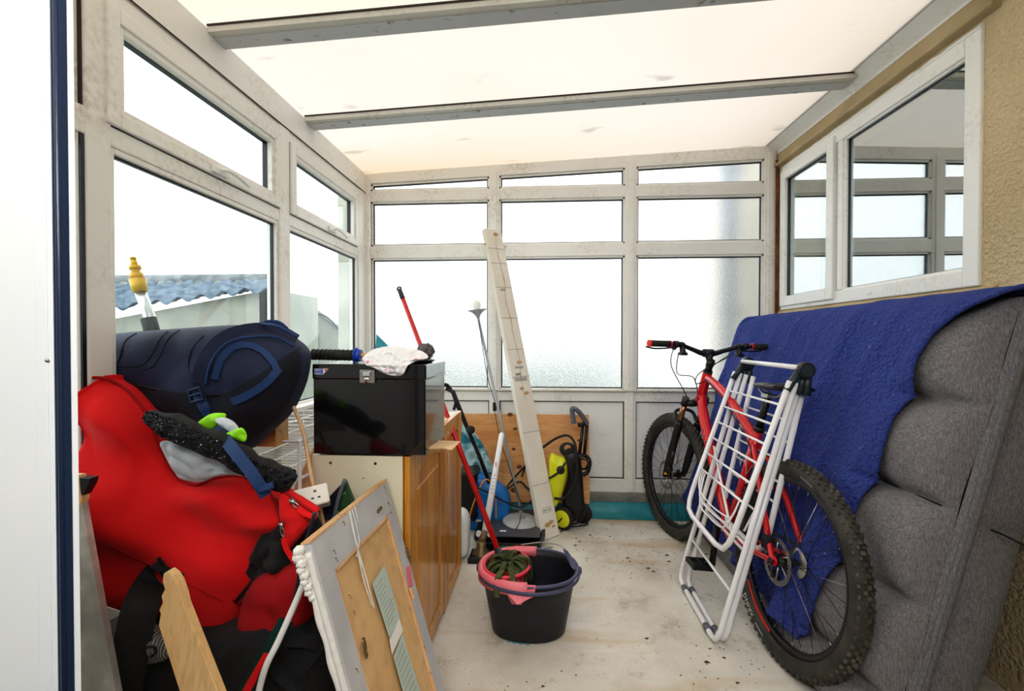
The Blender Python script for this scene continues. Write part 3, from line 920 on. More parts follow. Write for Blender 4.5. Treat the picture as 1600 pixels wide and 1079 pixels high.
# thicker seat section folded behind it
m = M()
def back(a, b):
    v = -.0 + 1.24 * b
    t = v / .66 if v < .66 else (v - .66) / .58
    k = max(0, 1 - abs(2 * t - 1) ** 4) ** .5
    ang = a * PI
    return spt(SY0 + .028 - .03 * math.sin(ang) * k + .004 * noise.noise(V((v * 10, a, 0))), v, -.062 - (.135 + .0 * k) * (1 - math.cos(ang)) / 2)
m.grid(back, 20, 120)
m.grid(lambda a, b: spt(SY0 + .028 + (SY1 - SY0 - .03) * a, 1.24 * b, -.062), 4, 30)
m.grid(lambda a, b: spt(SY0 + .028 + (SY1 - SY0 - .03) * a, 1.24 * b, -.197), 4, 30)
m.grid(lambda a, b: spt(SY0 + .028 + (SY1 - SY0 - .03) * a, 1.24, -.062 - .135 * b), 4, 2)
m.grid(lambda a, b: spt(SY1, 1.24 * a, -.062 - .135 * b), 4, 2)
obj('seat_section', m, SOFA, so)
m = M().tube(cr([spt(SY0 - .004, .66, -.085), spt(SY0 - .010, .655, -.12), spt(SY0 - .006, .645, -.17), spt(SY0, .65, -.19)]), .003, 6)
obj('fold_crease', m, BLKF, so)
0 and obj('corner_flap', ribbon([spt(SY0 - .008, .66, -.13), spt(SY0 - .03, .635, -.17), spt(SY0 - .01, .615, -.19)], .03, .01), SOFA, so)

# ---------------------------------------------------------------- blue fleece
def bedge(v):
    k = [(0, 1.65), (.2, 1.615), (.35, 1.59), (.51, 1.565), (.73, 1.52), (.95, 1.49), (1.05, 1.475), (1.15, 1.45), (1.2, 1.40), (1.25, 1.33), (1.3, 1.31), (1.6, 1.30)]
    for (a, ya), (b, yb) in zip(k, k[1:]):
        if v <= b: return ya + (yb - ya) * (v - a) / (b - a)
    return 1.3
def blanket(a, b):
    v = .09 + (SL + .16 - .09) * b
    yn = bedge(v) + .003 * math.sin(v * 31)
    yf = 3.03 + .012 * math.sin(v * 9)
    y = yn + (yf - yn) * a
    u = max(.0, min(1, (y - SY0) / (SY1 - SY0)))
    hang = 1 - min(1, max(0, v / SL))
    ph = y * 1.0 + v * .30
    fold = .050 * max(0, math.sin(ph * 15 + 1.2 * noise.noise(V((y * 2, v * 1.2, 0))))) ** 2 + .026 * max(0, math.sin(ph * 29 + 2 * noise.noise(V((y * 3, v * 1.2, 7))))) ** 2
    fold = fold * (.35 + .65 * hang) * min(1, a * 8 + .1) + .006 * noise.noise(V((y * 14, v * 11, 3))) + .003 * noise.noise(V((y * 60, v * 60, 3)))
    if a < .03: fold += .004
    if v <= SL - .10:
        sm = min(1, .55 + a * 6); fold *= .5 + .5 * thin(u); w = (.104 * thin(u) + .004 * (1 - thin(u))) * sm + (face(max(.05, u), v) + .014) * (1 - sm) + fold
        w -= .0 * math.exp(-((y - 2.53) / .07) ** 2 - ((v - 1.075) / .05) ** 2)   # the bar end presses in here
        return spt(y, v, w)
    # roll over the top edge
    t = (v - (SL - .10)) / .26
    w0 = .100 * thin(u) + fold
    ang = min(1, t * 1.15) * PI * .62
    return spt(y, SL - .10 + .125 * math.sin(ang) , -.02 + (w0 + .02) * math.cos(ang)) + V((0, 0, .004))
m = M().grid(blanket, 260, 200)
bl = obj('fleece_blanket', m, FLEECE, solid=.008)
tag(bl, 'royal blue fleece blanket draped over the charcoal sofa backrest', 'blanket')
m = M().tube([blanket(0, i / 120) + V((0, 0, 0)) for i in range(2, 121)], .007, 8)
obj('rolled_hem', m, FLEECE, bl)
m = M().tube(cr([blanket(1, .80), blanket(.97, .86), blanket(.94, .89), blanket(.90, .915)], 8), [.004 + .009 * math.sin(PI * i / 24) for i in range(25)], 8)
obj('folded_corner', m, FLEECE, bl)
m = M()
rnd = random.Random(5)
for k in range(26):
    q = blanket(rnd.uniform(.02, .8), rnd.uniform(.2, .85)) + SN * .006
    d = V((rnd.uniform(-1, 1), rnd.uniform(-1, 1), rnd.uniform(-1, 1))) * rnd.uniform(.002, .006)
    m.tube([q, q + d], .0009, 5)
obj('lint', m, PAPERW, bl)['kind'] = 'stuff'

# ================================================================ mountain bike
LEAN, HEAD, STEER = R(5.7), R(5.7), R(10.6)
Mb = Matrix.Translation((.8200, 1.690, .0)) @ Matrix.Rotation(HEAD, 4, 'Z') @ Matrix.Rotation(LEAN, 4, 'Y') @ Matrix.Scale(.968, 4)
bike = thing('mountain_bike', 'red hardtail mountain bike leaning on the blue blanket', 'bicycle', mw=Mb)
WR, WB = .361, 1.10
AN = R(21)
AX = V((0, -math.sin(AN), math.cos(AN)))
A = V((0, WB - .045, WR))
Q = Quaternion(AX, STEER)
def st(p): return Q @ (V(p) - A) + A
def bo(name, m, mt, par=None, **k): return obj(name, m, mt, par or bike, local=True, **k)
def steer(m):
    for v in m.bm.verts: v.co = st(v.co)
    return m
BB = V((0, .435, .315)); STT = V((0, .29, .775)); HT0 = A + AX * .51; HT1 = A + AX * .665; RH = V((0, 0, WR))
def wheel(front):
    c = V((0, WB if front else 0, WR))
    fx = steer if front else (lambda m: m)
    rnd = random.Random(2)
    # tyre body
    m = M()
    n = 96
    prof = [(.298, .013), (.306, .022), (.322, .0275), (.340, .026), (.352, .017), (.356, 0)]
    prof = prof + [(r, -x) for r, x in prof[-2::-1]]
    vs = [c + V((x, r * math.cos(2 * PI * j / n), r * math.sin(2 * PI * j / n))) for r, x in prof for j in range(n)]
    k = len(prof)
    m.add(vs, [(i * n + j, i * n + (j + 1) % n, (i + 1) * n + (j + 1) % n, (i + 1) * n + j) for i in range(k - 1) for j in range(n)], True)
    ty = bo('tyre', fx(m), BLKT)
    m = M()
    nk = 74
    for j in range(nk):
        a = 2 * PI * j / nk
        for row, (x, r, w, l, tl) in enumerate(((0, .3535, .006, .0075, 0), (.0095, .3515, .0045, .006, .35), (-.0095, .3515, .0045, .006, -.35), (.0195, .344, .005, .006, .8), (-.0195, .344, .005, .006, -.8))):
            aa = a + (PI / nk if row in (1, 2) else 0) + (.018 if row == 3 else 0)
            rad = V((0, math.cos(aa), math.sin(aa))); tan = V((0, -math.sin(aa), math.cos(aa))); out = (rad * math.cos(tl) + V((1, 0, 0)) * math.sin(tl)); sd = out.cross(tan)
            p0 = c + rad * r + V((x, 0, 0))
            base = [p0 + tan * s1 * l + sd * s2 * w for s1, s2 in ((-1, -1), (1, -1), (1, 1), (-1, 1))]
            hi = [p0 + out * .0085 + tan * s1 * l * .75 + sd * s2 * w * .75 for s1, s2 in ((-1, -1), (1, -1), (1, 1), (-1, 1))]
            m.add(base + hi, [(0, 1, 2, 3), (4, 5, 6, 7), (0, 1, 5, 4), (1, 2, 6, 5), (2, 3, 7, 6), (3, 0, 4, 7)])
    bo('tread', fx(m), KNOB, ty)
    # rim
    m = M()
    rp_ = [(.300, .0125), (.300, -.0125), (.284, -.0125), (.277, -.006), (.277, .006), (.284, .0125), (.300, .0125)]
    vs = [c + V((x, r * math.cos(2 * PI * j / n), r * math.sin(2 * PI * j / n))) for r, x in rp_ for j in range(n)]
    m.add(vs, [(i * n + j, i * n + (j + 1) % n, (i + 1) * n + (j + 1) % n, (i + 1) * n + j) for i in range(6) for j in range(n)], True)
    rim = bo('rim', fx(m), BLK)
    if not front:
        for a0, a1 in ((R(281), R(322)),):
            m = M()
            m.grid(lambda a, b: c + V((-.0137, (.2845 + .0125 * b) * math.cos(a0 + (a1 - a0) * a), (.2845 + .0125 * b) * math.sin(a0 + (a1 - a0) * a))), 30, 1)
            bo('red_rim_decal', m, REDG, rim)
    # hub and spokes
    m = M().rod(c + V((-.05, 0, 0)), c + V((.05, 0, 0)), .013)
    for s in (-1, 1): m.rod(c + V((s * .028, 0, 0)), c + V((s * .031, 0, 0)), .028, n=20)
    m.rod(c + V((-.066, 0, 0)), c + V((.066, 0, 0)), .006)
    hub = bo('hub', fx(m), BLK)
    for j in range(32):
        a = 2 * PI * j / 32
        s = 1 if j % 2 else -1
        tw = (1 if (j // 2) % 2 else -1) * R(68)
        p0 = c + V((s * .030, .026 * math.cos(a + tw), .026 * math.sin(a + tw)))
        p1 = c + V((0, .279 * math.cos(a), .279 * math.sin(a)))
        sp_ = bo('spoke', fx(M().rod(p0, p1, .0012, n=5)), STEEL if j % 5 == 0 else BLK, hub)
    if front or True:
        m = M()
        for j in range(32):
            a = 2 * PI * j / 32
            d = V((0, math.cos(a), math.sin(a)))
            m.rod(c + d * .277, c + d * .262, .0022, n=6)
        bo('spoke_nipples', fx(m), STEEL, rim)
    # brake disc on the left side
    m = M()
    x = -.052
    n2 = 60
    for r0, r1 in ((.066, .080),):
        for j in range(n2):
            a, b2 = 2 * PI * j / n2, 2 * PI * (j + .62) / n2
            w = .0035 * math.sin(j * 1.6)
            q = [c + V((x, r * math.cos(t), r * math.sin(t))) for r, t in ((r0 + w, a), (r1 + w * .4, a), (r1 + w * .4, b2), (r0 + w, b2))]
            m.prism(q, (.002, 0, 0))
        for rr_ in ((.0655, .069), (.0775, .081)):
            vs = [c + V((x + dx, r * math.cos(2 * PI * j / n2), r * math.sin(2 * PI * j / n2))) for dx in (0, .002) for r in rr_ for j in range(n2)]
            m.add(vs, [(j, (j + 1) % n2, n2 + (j + 1) % n2, n2 + j) for j in range(n2)] + [(2 * n2 + j, 2 * n2 + (j + 1) % n2, 3 * n2 + (j + 1) % n2, 3 * n2 + j) for j in range(n2)])
    for j in range(6):
        a = 2 * PI * j / 6
        m.tube([c + V((x + .001, .02 * math.cos(a), .02 * math.sin(a))), c + V((x + .001, .045 * math.cos(a + .35), .045 * math.sin(a + .35))), c + V((x + .001, .068 * math.cos(a + .45), .068 * math.sin(a + .45)))], .0028, 6)
    bo('brake_disc', fx(m), STEEL)
    return c
wheel(False); wheel(True)
# sidewall lettering on the rear tyre, left side
c = RH
def arc(a_start, r0, x=-.0285, flip=1):
    def T(q):
        a = a_start + q.x / (r0)
        r = r0 - (q.y)
        xx = x + .0 + (r - .325) ** 2 * 9
        return c + V((xx - .0008 - q.z, r * math.cos(a), r * math.sin(a)))
    return T
LET = mat('tyre_lettering', (.72, .74, .72), .6)
def inv_arc(a_start, r0):
    # letters read with their feet towards the rim
    def T(q):
        a = a_start + q.x / r0
        r = r0 + q.y
        return c + V((-.0287 + (r - .325) ** 2 * 9 - q.z, r * math.cos(a), r * math.sin(a)))
    return T
# seen from the left the wheel angle grows clockwise, so text runs with decreasing angle outward
for s, a0, sz, r0 in (('2.2', R(321), .014, .318), ('XKING', R(297), .028, .311), ('Continental', R(283), .011, .318)):
    bo('lettering', textmesh(s, sz, inv_arc(a0, r0), .0006, 1.05), LET)
for s, a0, sz, r0 in (('Continental', R(98), .013, .318),):
    bo('lettering', textmesh(s, sz, inv_arc(a0, r0), .0006, 1.05), mat('tyre_grey_lettering', (.3, .33, .32), .6))

# frame
m = M()
m.tube([HT0 - AX * .01, HT0 + AX * .0, HT1, HT1 + AX * .005], [.024, .0255, .024, .024], 18)
m.tube(cr([HT0 + AX * .02 + V((0, -.01, 0)), HT0.lerp(BB, .2) + V((0, -.0, -.008)), BB]), [.025] * 5 + [.027] * 4 + [.026] * 4, 16)
m.tube(cr([HT1 - AX * .02, (HT1 - AX * .02).lerp(STT, .45) + V((0, 0, .012)), STT + V((0, .012, -.035))]), .019, 14, sq=(1, 1.12))
m.tube([BB, STT + V((0, -.004, .012))], [.0185, .0185], 14)
m.tube([STT + V((0, .0, -.11)), STT + V((0, .075, -.025))], .014, 10)
for s in (-1, 1):
    m.tube(cr([STT + V((s * .016, -.006, -.06)), V((s * .045, .16, .58)), V((s * .062, .04, WR + .05)), V((s * .066, -.0, WR))], 5), [.011] * 10 + [.0095] * 6, 10, sq=(1, 1.1))
    m.tube(cr([BB + V((s * .03, -.02, 0)), V((s * .048, .33, .305)), V((s * .06, .14, .335)), V((s * .066, 0, WR))], 5), [.013] * 8 + [.0105] * 8, 10)
    m.rod(V((s * .066, 0, WR)), V((s * .060, 0, WR)), .018)
m.rod(V((-.045, .16, .58)), V((.045, .16, .58)), .008)
m.rod(BB + V((-.037, 0, 0)), BB + V((.037, 0, 0)), .024)
bo('frame', m, REDP)
def ontube(a, b, r, off):
    a, b = V(a), V(b)
    t = (b - a).normalized(); n_ = V((-1, 0, 0)); n_ = (n_ - t * n_.dot(t)).normalized()
    return basis(a + n_ * r, t, t.cross(n_) * -1 if off else t.cross(n_))
m = M()
for k in range(5):
    q = HT0.lerp(BB, .28 + k * .05) + V((-.0268, 0, 0)); m.box(q.x, q.x + .004, q.y - .010, q.y + .010, q.z - .004, q.z + .004)
bo('frame_decal', m, GRYP)
# headset, fork
m = M().tube([HT1 + AX * .003, HT1 + AX * .016], .024, 16).tube([HT0 - AX * .018, HT0 - AX * .006], .026, 16).tube([HT1 + AX * .016, HT1 + AX * .052], .018, 14)
bo('headset', m, BLK)
CRN = HT0 - AX * .03
m = M()
off = V((0, .045, 0)) * 1
fk = lambda s, t: V((s * .060, 0, 0)) + A + AX * t + V((0, .034, .013))
m.tube([fk(-1, .475), CRN + V((-.03, .03, 0)), CRN + V((0, .014, .01)), CRN + V((.03, .03, 0)), fk(1, .475)], [.019, .020, .024, .020, .019], 12)
for s in (-1, 1): m.tube([fk(s, .455), fk(s, .50)], [.021, .020], 14)
bo('fork_crown', steer(m), BLK)
for s in (-1, 1):
    bo('stanchion', steer(M().tube([fk(s, .33), fk(s, .46)], .0155, 14)), BRNZ)
    m = M().tube([fk(s, .35), fk(s, .33), fk(s, .10), fk(s, .02), V((s * .060, WB, WR - .005))], [.021, .022, .021, .018, .014], 14)
    if s == -1: m.tube([fk(s, .16) + V((0, -.02, 0)), fk(s, .06) + V((0, -.028, 0))], .011, 8)
    bo('fork_leg', steer(m), BLK)
m = M().tube(cr([fk(-1, .32), fk(-1, .33) + V((.005, .05, .06)), fk(0, .33) + V((0, .07, .075)), fk(1, .33) + V((-.005, .05, .06)), fk(1, .32)]), .010, 10); bo('fork_brace', steer(m), BLK)
m = M().box(-.074, -.060, WB - .03, WB + .002, WR + .010, WR + .024); bo('yellow_sticker', steer(m), YEL)
m = M().box(-.074, -.05, WB - .06, WB - .03, WR + .04, WR + .09).rod((-.07, WB - .05, WR + .05), (-.045, WB - .05, WR + .05), .016); bo('brake_caliper', steer(m), BLK, bev=.004)
# stem, bars, grips, levers
ST = HT1 + AX * .060
HB = A + AX * .780 + V((0, .03, .0)) * 1.4
m = M().tube([ST - AX * .016, ST + AX * .018], .0205, 14).tube([ST, HB], [.016, .019], 12).rod(HB + V((-.026, 0, 0)), HB + V((.026, 0, 0)), .0215)
bo('stem', steer(m), BLK)
bar = lambda x: HB + V((x, -.045 * min(1, max(0, (abs(x) - .05) / .3)) , .042 * min(1, max(0, (abs(x) - .04) / .14))))
bars = [-.358, -.28, -.2, -.16, -.12, -.08, -.04, 0, .04, .08, .12, .16, .2, .28, .358]
m = M().tube(cr([bar(x) for x in bars], 4), [.0115 + .004 * math.exp(-(k / 4 - 7) ** 2 / 3) for k in range(57)], 12)
bo('handlebar', steer(m), BLK)
for s in (-1, 1):
    a, b2 = bar(s * .365), bar(s * .242)
    g = bo('grip', steer(M().tube([a, b2], .0165, 16)), BLKR)
    bo('red_end_cap', steer(M().tube([a - (b2 - a) * .02, a + (b2 - a) * .06], .0175, 16)), REDG, g)
    bo('red_lock_ring', steer(M().tube([b2 - (b2 - a) * .0, b2 + (a - b2) * -.045], .0178, 16)), REDG, g)
    cl = bar(s * .205)
    m = M().tube([bar(s * .215), bar(s * .19)], .0175, 12).tube([cl + V((0, .0, -.005)), cl + V((s * -.012, .035, -.018))], [.014, .015], 10)
    m.tube(cr([cl + V((s * -.012, .045, -.018)), cl + V((s * .03, .062, -.024)), cl + V((s * .09, .055, -.026)), cl + V((s * .14, .048, -.018))]), .0055, 8, sq=(1, .8))
    bo('brake_lever', steer(m), BLK)
    m = M().tube([bar(s * .175), bar(s * .155)], .0175, 12).tube([bar(s * .165), bar(s * .165) + V((0, -.012, -.04))], [.013, .017], 8).box(bar(s * .165).x - .018, bar(s * .165).x + .018, bar(s * .165).y - .03, bar(s * .165).y + .0, bar(s * .165).z - .052, bar(s * .165).z - .036)
    bo('gear_shifter', steer(m), BLK, bev=.003)
m = M()
bar0 = bar(-.17)
for k, (p0, p1, p2, p3) in enumerate((((bar(-.19) + V((0, .04, -.02))), HB + V((-.14, .12, -.08)), HB + V((-.05, .10, -.25)), fk(-1, .42)),
                     (bar(-.165) + V((0, .03, -.04)), HB + V((-.09, .14, -.12)), HT1 + V((-.04, .06, -.03)), HT0 + V((-.03, -.03, .0))),
                     (bar(.19) + V((0, .04, -.02)), HB + V((.10, .13, -.09)), HT1 + V((.035, .07, -.05)), HT0 + V((.03, -.03, .0))),
                     (bar(.165) + V((0, .03, -.04)), HB + V((.04, .12, -.11)), HT1 + V((-.03, .055, -.06)), HT1 + V((-.025, -.04, -.03))))):
    bo('cable', steer(M().tube(cr([p0, p1, p2, p3], 8), .0026, 6)), BLK if k != 2 else SLATE)
m = M().tube(cr([HT1 + V((-.025, -.04, -.03)), HT1.lerp(STT, .5) + V((-.02, 0, -.02)), STT + V((-.022, .02, -.06)), STT + V((-.03, -.03, -.12)), V((-.06, .08, .47)), V((-.066, .02, .42))], 8), .0026, 6)
bo('cable', m, BLK)
# seat
m = M().tube([STT + V((0, 0, -.0)), STT + V((0, -.045, .165))], .0145, 14); bo('seatpost', m, BLK)
bo('seat_clamp', M().tube([STT + V((0, -.002, .004)), STT + V((0, -.008, .024))], .0215, 14), BLK)
SC = STT + V((0.012, -.07, .195))
def sad(a, b):
    # a along the saddle: 0 tail .. 1 nose
    y = -.145 + .285 * a
    w = .070 * max(0, 1 - a) ** 1.2 + .021
    if a < .12: w *= math.sqrt(max(0.02, 1 - ((.12 - a) / .12) ** 2))
    if a > .94: w *= math.sqrt(max(.02, 1 - ((a - .94) / .06) ** 2))
    t = (b * 2 - 1)
    ang = b * 2 * PI
    x = w * math.sin(ang); z = math.cos(ang)
    zz = (.012 * z if z > 0 else .024 * z) * (1 - .45 * a) + .018 * (1 - a) ** 3 - .006 * abs(math.sin(ang)) + .006 * math.sin(a * PI)
    return SC + V((x, y, zz))
sd_ = bo('saddle', M().grid(sad, 36, 28), BLK)
bo('grey_saddle_panel', M().grid(lambda a, b: sad(.52 + .46 * a, .965 - .20 * b) + V((-.0012, 0, .0012)), 14, 5), GRYP, sd_)
m = M()
for s in (-1, 1): m.tube(cr([SC + V((s * .03, -.10, -.012)), SC + V((s * .022, -.05, -.036)), SC + V((s * .022, .04, -.036)), SC + V((s * .008, .11, -.012))]), .0035, 6)
m.box(-.03, .03, SC.y - .02, SC.y + .025, SC.z - .046, SC.z - .030)
bo('saddle_rail', m, STEEL, sd_)
# drivetrain on the right, cranks
m = M().rod(BB + V((.045, 0, 0)), BB + V((.049, 0, 0)), .064, n=36)
for j in range(34):
    a = 2 * PI * j / 34; m.box(.045, .049, BB.y + .066 * math.cos(a) - .003, BB.y + .066 * math.cos(a) + .003, BB.z + .066 * math.sin(a) - .003, BB.z + .066 * math.sin(a) + .003)
bo('chainring', m, BLK)
m = M()
for k in range(9): m.lathe([(.012, 0), (.052 - .0042 * k, 0), (.052 - .0042 * k, .0018), (.012, .0018)], (.022 + .0042 * k, 0, WR), (1, 0, 0), 30)
bo('cassette', m, STEEL)
m = M().tube(cr([BB + V((.047, .064, 0)), BB + V((.047, .03, .058)), BB + V((.047, -.03, .056)), V((.045, .0, WR + .05)), V((.045, -.05, WR)), V((.045, -.01, WR - .05)), V((.048, .02, WR - .10)), V((.048, .06, WR - .15)), V((.047, .2, .26)), BB + V((.047, 0, -.066)), BB + V((.047, .045, -.045))], 6, True), .0042, 6, closed=True)
bo('chain', m, BLKR)
m = M().box(.046, .056, .005, .03, WR - .17, WR - .07).rod((.044, .02, WR - .08), (.058, .02, WR - .08), .016).rod((.044, .03, WR - .16), (.058, .03, WR - .16), .016).box(.05, .066, -.01, .02, WR - .07, WR - .01)
bo('derailleur', m, BLK, bev=.003)
CA = R(-97)
def crank(s, a):
    d = V((0, math.cos(a), math.sin(a)))
    p0 = BB + V((s * .058, 0, 0)); p1 = p0 + d * .17 + V((s * .016, 0, 0))
    cr0 = bo('crank_arm', M().tube([p0, p0.lerp(p1, .5), p1], [.016, .0125, .014], 12, sq=(.8, 1.1)), BLK)
    c2 = p1 + V((s * .055, 0, 0))
    m = M().rod(p1, p1 + V((s * .095, 0, 0)), .007)
    for dx in (-.042, .0, .042): m.box(c2.x + dx - .005, c2.x + dx + .005, c2.y - .045, c2.y + .045, c2.z - .010, c2.z + .010)
    for dy in (-.045, .037): m.box(c2.x - .046, c2.x + .046, c2.y + dy, c2.y + dy + .009, c2.z - .010, c2.z + .010)
    for ix in (-1, 1):
        for iy in (-1, 1): m.rod((c2.x + ix * .035, c2.y + iy * .04, c2.z - .014), (c2.x + ix * .035, c2.y + iy * .04, c2.z + .014), .002, n=6)
    bo('pedal', m, BLK, bev=.001)
crank(-1, CA)
crank(1, CA + PI)
m = M().box(-.072, -.05, .03, .075, WR + .02, WR + .075).rod((-.074, .05, WR + .05), (-.045, .05, WR + .05), .018)
bo('brake_caliper', m, BLK, bev=.004)
m = M()
for a_ in (-1,):
    m.lathe([(0, 0), (.012, 0), (.012, .004), (0, .004)], (-.078, 0, WR), (1, 0, 0), 12).rod((-.074, 0, WR), (-.074, -.02, WR - .05), .005)
bo('axle_lever', m, BLK)

# ================================================================ folding clothes airer
rk = thing('clothes_airer', 'white folding clothes airer leaning against the red mountain bike', 'clothes airer', (.645, 1.97, 0))
T0 = V((.915, 0, 1.012)); T1 = V((.652, 0, .010))
RV = (T1 - T0).normalized(); LN = (T1 - T0).length
RN = V((-RV.z, 0, RV.x)).normalized()
if RN.x > 0: RN = -RN
def rp(y, v, w): return T0 + RV * v + RN * w + V((0, y, 0))
Y0_, Y1_ = 1.742, 2.215
hubs = []
def ro(n, m, mt, **k): return obj(n, m, mt, rk, **k)
def uframe(v0, v1, w0, w1, y0, y1, r=.0105, rad=.09):
    f = lambda y, v: rp(y, v, w0 + (w1 - w0) * (v - v0) / (v1 - v0))
    k = rad
    pts = [f(y0, v0), f(y0, v1 - k), f(y0 + .10 * k, v1 - .45 * k), f(y0 + .35 * k, v1 - .12 * k), f(y0 + k, v1), f(y1 - k, v1), f(y1 - .35 * k, v1 - .12 * k), f(y1 - .10 * k, v1 - .45 * k), f(y1, v1 - k), f(y1, v0)]
    return M().tube(pts, r, 12), f
# two leg frames
for w0, w1, dy in ((.012, .030, .0), (-.012, -.004, .020)):
    m, f = uframe(.05, LN, w0, w1, Y0_ + dy, Y1_ - dy * .3, rad=.06)
    ro('leg_frame', m, WHT)
    for y in (Y0_ + .10, Y1_ - .09):
        ro('joint_sleeve', M().tube([f(y - .018, LN), f(y + .018, LN)], .0128, 12), GRYP)
    for v in (.66, .84) if w0 > 0 else (.70,):
        ro('cross_rod', M().tube([f(Y0_ + dy, v), f(Y1_ - dy * .3, v)], .0055, 8), WHT)
# two folded wings with their drying rods
for k, (w0, w1, v1, dy, vs_) in enumerate(((.034, .085, .715, -.004, [.14, .215, .29, .365, .44, .515]), (-.034, -.06, .69, .030, [.19, .265, .34, .415, .49, .565]))):
    m, f = uframe(.05, v1, w0, w1, Y0_ + dy, Y1_ - dy, rad=.10)
    ro('wing_frame', m, WHT)
    for v in vs_:
        ro('drying_rod', M().tube([f(Y0_ + dy, v), f(Y1_ - dy, v)], .0048, 8), WHT)
    if k == 0:
        # inner fold-out rail of bent wire
        a, b2 = Y0_ + .02, Y1_ - .02
        for j in range(3):
            o_ = .022 * j
            ro('bent_rail', M().tube(cr([f(b2 - .005 - o_, .515), f(b2 - .01 - o_, .56), f(b2 - .06 - o_, .60 + o_), f((a + b2) / 2, .612 + o_), f(a + .07, .60 + o_), f(a + .03, .58), f(a + .02, .52)], 5), .0035, 6), WHT)
ro('diagonal_stay', M().tube([rp(Y1_ - .03, .40, .05), rp(Y0_ + .03, .66, .06)], .0052, 8), WHT)
ro('diagonal_stay', M().tube([rp(Y0_ + .05, .38, -.03), rp(Y0_ + .03, .62, .03)], .0042, 8), WHT)
m = M()
z_ = [rp(Y1_ - .12, .36, -.02), rp(Y1_ - .17, .43, -.02), rp(Y1_ - .19, .37, -.02), rp(Y1_ - .24, .45, -.02), rp(Y1_ - .28, .39, -.02), rp(Y1_ - .31, .42, -.02)]
ro('sock_hooks', m.tube(z_, .0022, 6), CHR)
# hinge hubs and top bar
for y in (Y0_ - .002, Y1_):
    h = ro('hinge_hub', M().rod(rp(y - .018, .0, -.006), rp(y + .018, .0, -.006), .029, n=24), BLK, bev=.004)
    for w in (.036, .012, -.012, -.036):
        ro('hinge_socket', M().tube([rp(y + (.0 if abs(w) > .02 else .008), .012, w * .45 - .004), rp(y + (.0 if abs(w) > .02 else .008), .085, w + .0)], [.0135, .0135], 10), SLATE)
    ro('hub_cap', M().rod(rp(y - .0215, .0, -.006), rp(y - .018, .0, -.006), .021, n=24), SLATE)
ro('top_bar', M().tube([rp(Y0_, -.004, .016), rp(Y1_, -.004, .016)], .0095, 12), WHT)

# ================================================================ wall cupboard standing on the floor
CX, CY0, CY1, CB = -.402, 1.395, 2.285, .035
CT = .768
cb = thing('kitchen_cupboard', 'cream and honey oak kitchen cupboard on the floor under the black file box', 'cupboard', (-.55, 1.84, 0))
m = M().box(-.705, CX - .022, CY0, CY0 + .018, CB, CT); m.box(-.705, CX - .022, CY1 - .018, CY1, CB, CT)
m.box(-.705, CX - .022, CY0 + .018, CY1 - .018, CB, CB + .018); m.box(-.705, CX - .022, CY0 + .018, CY1 - .018, CT - .018, CT); m.box(-.703, -.699, CY0 + .018, CY1 - .018, CB + .018, CT - .018)
obj('carcass', m, CREAM, cb, bev=.001)
m = M().box(-.68, -.44, CY0 + .02, CY1 - .02, 0, CB); obj('foot_rail', m, PINEO, cb)
for x, z in ((-.647, .745), (-.508, .745), (-.545, .70)):
    obj('screw_hole', M().rod((x, CY0 - .0008, z), (x, CY0 + .004, z), .0045 if z > .72 else .002, n=12), STEEL if x < -.6 else BLK, cb)
obj('oak_edge_strip', M().box(CX - .022, CX - .0195, CY0 - .001, CY0 + .018, CB, CT), OAK, cb)
def arched_door(y0, y1, z0, z1):
    """framed oak door with a raised centre panel under a shallow arch"""
    x = CX
    d = obj('door', M().box(x - .019, x - .006, y0 + .04, y1 - .04, z0 + .04, z1 - .04), OAK, cb)
    fw = .058
    for a, b, c_, e in ((y0, y0 + fw, z0, z1), (y1 - fw, y1, z0, z1)): obj('stile', M().box(x - .019, x + .0, a, b, c_, e), OAK, d, bev=.003)
    obj('bottom_rail', M().box(x - .019, x, y0 + fw, y1 - fw, z0, z0 + fw), OAK, d, bev=.003)
    pts = [(x - .019, y0 + fw, z1), (x - .019, y0 + fw, z1 - fw - .035)]
    for i in range(13):
        t = i / 12
        pts.append((x - .019, y0 + fw + (y1 - y0 - 2 * fw) * t, z1 - fw - .035 + .030 * math.sin(PI * t) ** .8))
    pts += [(x - .019, y1 - fw, z1)]
    pp = [pts[0]] + pts[2:]
    obj('top_rail', M().prism(pp, (.019, 0, 0)), OAK, d, bev=.002)
    m = M().box(x - .010, x - .002, y0 + fw + .03, y1 - fw - .03, z0 + fw + .03, z1 - fw - .07)
    o = obj('raised_panel', m, OAK, d, bev=.005)
arched_door(CY0 + .003, 1.876, CB - .01, CT)
arched_door(1.884, CY1, CB - .028, CT + .005)
cf = thing('cardboard_flap', 'pale brown cardboard flap sticking out from under the black file box', 'cardboard', (-.39, 1.5, .77))
q = [at(662, 700, Y=1.42), at(694, 676, Y=1.46), at(719, 690, Y=1.44), at(706, 703, Y=1.40), at(693, 700, Y=1.40)]
q[0] = V((-.46, 1.46, .771)); q[1] = V((-.385, 1.60, .772))
obj('flap_sheet', M().prism(q, (0, .002, .002)), CARDB, cf)

